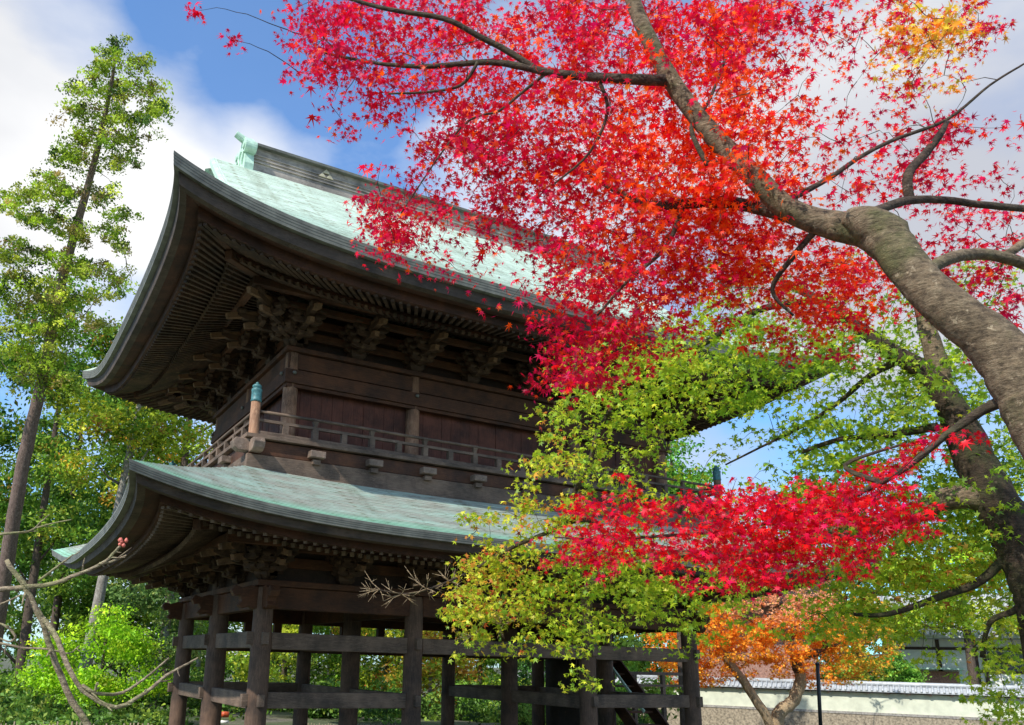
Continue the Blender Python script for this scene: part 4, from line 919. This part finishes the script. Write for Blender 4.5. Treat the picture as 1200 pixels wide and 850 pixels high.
leaves('foliage',LP,.085*np.exp(RNG.normal(0,.2,n)),col,om,'maple5','far_leaf',.6,.3)
# ================================================================== WALL, HALLS, SMALL THINGS
M['plaster']=simple('cream green plaster',(.62,.64,.50),.85,2.2,.16,0,.05,9)
M['white']=simple('white plaster',(.82,.82,.77),.85,2,.06,0,.05)
M['rubble']=simple('streaked stone base',(.30,.25,.18),.9,9,.6,0,.6,9)
M['tile']=simple('silver roof tile',(.42,.44,.45),.4,5,.25,0,.1)
M['lattice']=simple('reddish lattice',(.36,.24,.17),.8,14,.5)
M['hall_wood']=simple('hall timber',(.06,.032,.022),.7,8,.3)
def wp(a,o,z): p=WA+wd*a+wn*o; return (p.x,p.y,z)
wall=thing('perimeter_wall',wp(6,0,-1.5),'long cream plastered wall with silver tiled coping on a stone base','wall')
def wbox(a0,a1,o0,o1,z0,z1,name,mat,par=wall,mb=None):
    m=mb or MB(); c=[wp(a0,o0,z0),wp(a1,o0,z0),wp(a1,o1,z0),wp(a0,o1,z0),wp(a0,o0,z1),wp(a1,o0,z1),wp(a1,o1,z1),wp(a0,o1,z1)]; m.quadbox(c)
    return None if mb else m.build(name,M[mat],par)
A0,A1=-12,34
wbox(A0,A1,-.25,.25,-.2,.80,'plaster_panel','plaster'); wbox(A0,A1,-.45,.35,-.32,-.2,'ledge','stone'); wbox(A0,A1,-.5,.32,-3,-.32,'stone_base','rubble')
wbox(A0,A1,-.30,.30,.74,.80,'eave_board','hall_wood')
mb=MB()
for k in range(int((A1-A0)/.9)): wbox(A0+k*.9,A0+k*.9+.12,.30,.5,.70,.80,'','',mb=mb)
mb.build('bracket_row',M['hall_wood'],wall)
mb=MB()
for s in (-1,1):
    mb.prism([(s*.02,1.12),(s*.56,.84),(s*.56,.80),(s*.02,.80)],lambda a,c,t:wp(t,a,c),A0,A1)
cop=mb.build('coping',M['tile'],wall)
mb=MB()
for k in range(int((A1-A0)/.24)):
    a=A0+.12+k*.24
    for s in (-1,1):
        mb.tube([wp(a,s*.06,1.13),wp(a,s*.58,.86)],.055,8)
mb.build('tile_rows',M['tile'],cop,True)
mb=MB(); mb.tube([wp(A0,0,1.2),wp(A1,0,1.2)],.12,10); mb.build('ridge_tiles',M['tile'],cop,True)
# white hall beyond the wall (right)
def hallframe(c,ang): 
    ux=Vector((math.cos(ang),math.sin(ang),0)); uy=Vector((-math.sin(ang),math.cos(ang),0)); return lambda a,o,z:tuple(c+ux*a+uy*o+Vector((0,0,z)))
hc=at(1100,760,52); hc.z=0; ang=math.atan2(wd.y,wd.x)-.05
ux=Vector((math.cos(ang),math.sin(ang),0))
if ux.dot(rt)<0: ang+=math.pi
hf=hallframe(hc,ang)
hall=thing('temple_hall',(hc.x,hc.y,-1.4),'white-walled hall with dark timber frame and silver roof behind the wall at right','building')
def hb(a0,a1,o0,o1,z0,z1,mb): mb.quadbox([hf(a0,o0,z0),hf(a1,o0,z0),hf(a1,o1,z0),hf(a0,o1,z0),hf(a0,o0,z1),hf(a1,o0,z1),hf(a1,o1,z1),hf(a0,o1,z1)])
mb=MB(); hb(-3.0,9,0,6,-1.6,3.9,mb); hb(-5.8,-3.0,.6,5,-1.6,2.3,mb); mb.build('wall',M['white'],hall)
mb=MB()
for a in (-3.0,-.05,1.9,2.35,4.6,7): hb(a-.11,a+.11,-.06,.02,-1.6,3.9,mb)
for z in (1.9,3.25): hb(1.9 if z==1.9 else -3,9,-.07,.02,z,z+.18,mb)
hb(-5.8,-3,.53,.62,1.35,1.5,mb); hb(-3.9,-3.7,.52,.62,-1,2.3,mb)
mb.build('timber_frame',M['hall_wood'],hall)
mb=MB(); hb(2.5,4.5,-.03,.02,2.1,3.2,mb); M['glass']=simple('dark window',(.03,.035,.035),.15,3,.2,0,0); mb.build('window',M['glass'],hall)
mb=MB()
for s in (0,1):
    pts=[(-1.3,3.95),(-1.25,4.15),(1.0,5.2),(3.0,6.9),(3.0,6.6),(1.0,4.9),(-1.0,3.9)]
    mb.prism([(p_[0] if s==0 else 6-p_[0],p_[1]) for p_ in pts],lambda a,c,t:hf(t,a,c),-3.6,10)
rf=mb.build('roof',M['tile'],hall)
mb=MB()
for k in range(38):
    a=-3.5+k*.36; mb.tube([hf(a,-1.27,4.2),hf(a,1.0,5.27),hf(a,3.0,6.97)],.07,6)
mb.build('tile_rows',M['tile'],rf,True)
mb=MB()
hb(-3.0,1.2,-1.6,-.1,2.05,2.15,mb); hb(1.0,1.12,-1.5,-1.38,-1.5,2.05,mb); hb(-2.9,-2.78,-1.5,-1.38,-1.5,2.05,mb); mb.build('porch',M['patina'],hall)
mb=MB(); hb(-2.7,.9,-.25,-.08,-1.5,1.95,mb); M['lattice']=simple('reddish lattice',(.36,.20,.15),.8,14,.5); mb.build('lattice_panel',M['lattice'],hall)
# dark-eaved hall roof behind the orange maple
kc=at(905,770,46); kc.z=0; kf=hallframe(kc,ang+.35)
kh=thing('rear_hall',(kc.x,kc.y,-1.4),'hall with dark raftered eaves half hidden between red and orange leaves','building')
def kb(a0,a1,o0,o1,z0,z1,mb): mb.quadbox([kf(a0,o0,z0),kf(a1,o0,z0),kf(a1,o1,z0),kf(a0,o1,z0),kf(a0,o0,z1),kf(a1,o0,z1),kf(a1,o1,z1),kf(a0,o1,z1)])
mb=MB(); kb(-4,2.5,1.2,6,-1.6,5.6,mb); mb.build('wall',M['lattice'],kh)
mb=MB()
for s in (0,1):
    pts=[(-.9,5.35),(-.9,5.6),(1.2,6.5),(3.5,8.3),(3.5,8.0),(1.2,6.1)]
    mb.prism([(p_[0] if s==0 else 7-p_[0],p_[1]) for p_ in pts],lambda a,c,t:kf(t,a,c),-5.5,3.9)
kr=mb.build('roof',M['dark'],kh)
mb=MB()
for k in range(40): a=-5.4+k*.235; mb.beam(kf(a,-.88,5.32),kf(a,1.3,6.0),.09,.12)
mb.build('rafter_row',M['bracket'],kr)
# black post by the orange maple
q=at(961,860,23); zb=gz(q.x,q.y); tp=at(958,779,23); post=thing('metal_post',(q.x,q.y,zb),'thin black metal post standing right of the orange maple trunk','post')
M['black']=simple('black metal',(.02,.02,.022),.5,10,.2); mb=MB(); mb.tube([(q.x,q.y,zb-.1),(tp.x,tp.y,tp.z)],.05,10); mb.build('pole',M['black'],post,True)
mb=MB(); mb.lathe((tp.x,tp.y,tp.z),[(0,.065),(.03,.065),(.07,.02)],10); mb.build('cap',M['black'],post,True)
# wooden railing behind the right-hand bay
ra,rb=at(735,789,26),at(812,790,27.5); za=1.55; rl=thing('railing',(ra.x,ra.y,gz(ra.x,ra.y)),'low brown wooden railing seen through the right bay of the gate','railing')
ra.z=rb.z=0
def rp(t,z): p_=ra.lerp(rb,t); return Vector((p_.x,p_.y,z))
for nm,z,h in (('top_rail',1.50,.10),('middle_rail',1.13,.07),('bottom_rail',.72,.16)):
    mb=MB(); mb.beam(rp(-.02 if z>1.4 else .07,z),rp(1.02,z),.1,h); mb.build(nm,M['rail_x'],rl)
for t in (.09,.52,1.0):
    mb=MB(); mb.beam(rp(t,-1.6),rp(t,1.45),.12,.12,(0,1,0)); mb.build('rail_post',M['rail_x'],rl)
# bamboo fences at the bottom of the picture
M['bamboo']=simple('dry bamboo',(.24,.20,.12),.7,12,.35)
for (x0,x1,w,lab) in ((-10,183,17,'low bamboo picket fence along the bottom left corner'),(345,470,27,'low bamboo picket fence glimpsed through the first bay of the gate')):
    a,b_=at(x0,852,w),at(x1,852,w); zg_=gz((a.x+b_.x)/2,(a.y+b_.y)/2); f=thing('bamboo_fence',(a.x,a.y,zg_),lab,'fence'); n=int((b_-a).length/.09)
    zt_=min(at(x0,849,w).z,at(x1,849,w).z); za_=at(x0,848,w).z; zb_=at(x1,848,w).z
    mb=MB()
    for k in range(n):
        t=k/n; p_=a.lerp(b_,t); mb.tube([(p_.x,p_.y,zg_-.05),(p_.x+random.uniform(-.02,.02),p_.y,za_*(1-t)+zb_*t+random.uniform(-.05,.04))],.018,6)
    mb.build('pickets',M['bamboo'],f,True)
    mb=MB(); mb.beam((a.x,a.y,za_-.12),(b_.x,b_.y,zb_-.12),.045,.05); mb.build('cross_bar',M['bamboo'],f)
q=at(263,845,26); z=0; ob=thing('bollard',(q.x,q.y,0),'small orange rounded bollard peeping out beside the second side pillar','bollard')
M['orange']=simple('orange paint',(.60,.10,.03),.5,10,.2); mb=MB(); tz=at(263,836,26).z; mb.lathe((q.x,q.y,0),[(0,.13),(tz-.12,.13),(tz-.04,.10),(tz,.03)],16); mb.build('body',M['orange'],ob,True)
mb=MB(); mb.lathe((q.x,q.y,tz-.30),[(0,.134),(.08,.134)],16); mb.build('band',M['white'],ob,True)
# ================================================================== SKY, SUN
SUN_EL,SUN_AZ=R(43),math.atan2(-.36,-.90)      # direction towards the sun (x,y)
wld=bpy.data.worlds.new('World'); scene.world=wld; wld.use_nodes=True; nt=wld.node_tree; bg=nt.nodes['Background']
sky=nt.nodes.new('ShaderNodeTexSky'); sky.sky_type='NISHITA'; sky.sun_disc=False; sky.sun_elevation=SUN_EL
sky.sun_rotation=math.pi/2-SUN_AZ; sky.altitude=50; sky.air_density=1.0; sky.dust_density=.4; sky.ozone_density=2.5
bg.inputs[1].default_value=.12
tc=nt.nodes.new('ShaderNodeTexCoord'); mp=nt.nodes.new('ShaderNodeMapping'); nt.links.new(tc.outputs['Generated'],mp.inputs[0]); mp.inputs['Scale'].default_value=(1,1,1.9); mp.inputs['Location'].default_value=(.3,.1,.2)
cn=noise(nt,mp.outputs[0],2.6,8,.52); cn2=noise(nt,mp.outputs[0],1.3,6,.5)
acc=cn
def cloud_lobe(px,py,deg,amt):
    global acc
    d=(at(px,py,1)-EYE).normalized(); dp=nt.nodes.new('ShaderNodeVectorMath'); dp.operation='DOT_PRODUCT'; nt.links.new(tc.outputs['Generated'],dp.inputs[0]); dp.inputs[1].default_value=d
    mr=nt.nodes.new('ShaderNodeMapRange'); mr.interpolation_type='SMOOTHSTEP'; nt.links.new(dp.outputs['Value'],mr.inputs[0]); mr.inputs[1].default_value=math.cos(R(deg)); mr.inputs[2].default_value=1
    mr.inputs[3].default_value=0; mr.inputs[4].default_value=amt; ad=nt.nodes.new('ShaderNodeMath'); nt.links.new(acc,ad.inputs[0]); nt.links.new(mr.outputs[0],ad.inputs[1]); acc=ad.outputs[0]
for a in ((300,40,9,-.27),(430,190,8,-.26),(120,0,6,-.22),(40,130,12,.22),(250,260,8,.10),(1120,210,15,.26),(900,230,14,.16),(720,190,9,.10),(880,520,14,.04),(1170,60,6,-.12),(60,260,9,.10),(125,350,4,-.12),(520,190,4,.12),(330,160,4,.08)):
    cloud_lobe(*a)
msk=ramp(nt,acc,[(.36,(.10,.10,.10)),(.50,(.55,.55,.55)),(.70,(1,1,1))])
shade=ramp(nt,cn2,[(.34,(3.7,3.85,4.3)),(.48,(4.9,5.0,5.25)),(.62,(6.8,6.8,6.8))])
tint=mixc(nt,1.0,sky.outputs[0],(.50,1.15,1.62),'MULTIPLY')
nt.links.new(mixc(nt,msk.outputs[0],tint,shade.outputs[0]),bg.inputs[0])
sl=bpy.data.lights.new('sun','SUN'); sl.energy=3.6; sl.angle=R(.6); sl.color=(1,.95,.87); so=bpy.data.objects.new('sun',sl); COL.objects.link(so)
sd=Vector((math.cos(SUN_EL)*math.cos(SUN_AZ),math.cos(SUN_EL)*math.sin(SUN_AZ),math.sin(SUN_EL)))
so.rotation_euler=sd.to_track_quat('Z','Y').to_euler(); so.location=(0,-10,30)
vs=scene.view_settings; vs.view_transform='Standard'; vs.look='None'; vs.gamma=1; vs.exposure=.45
scene.render.engine='CYCLES'; scene.cycles.max_bounces=6; scene.cycles.transmission_bounces=4; scene.cycles.transparent_max_bounces=4
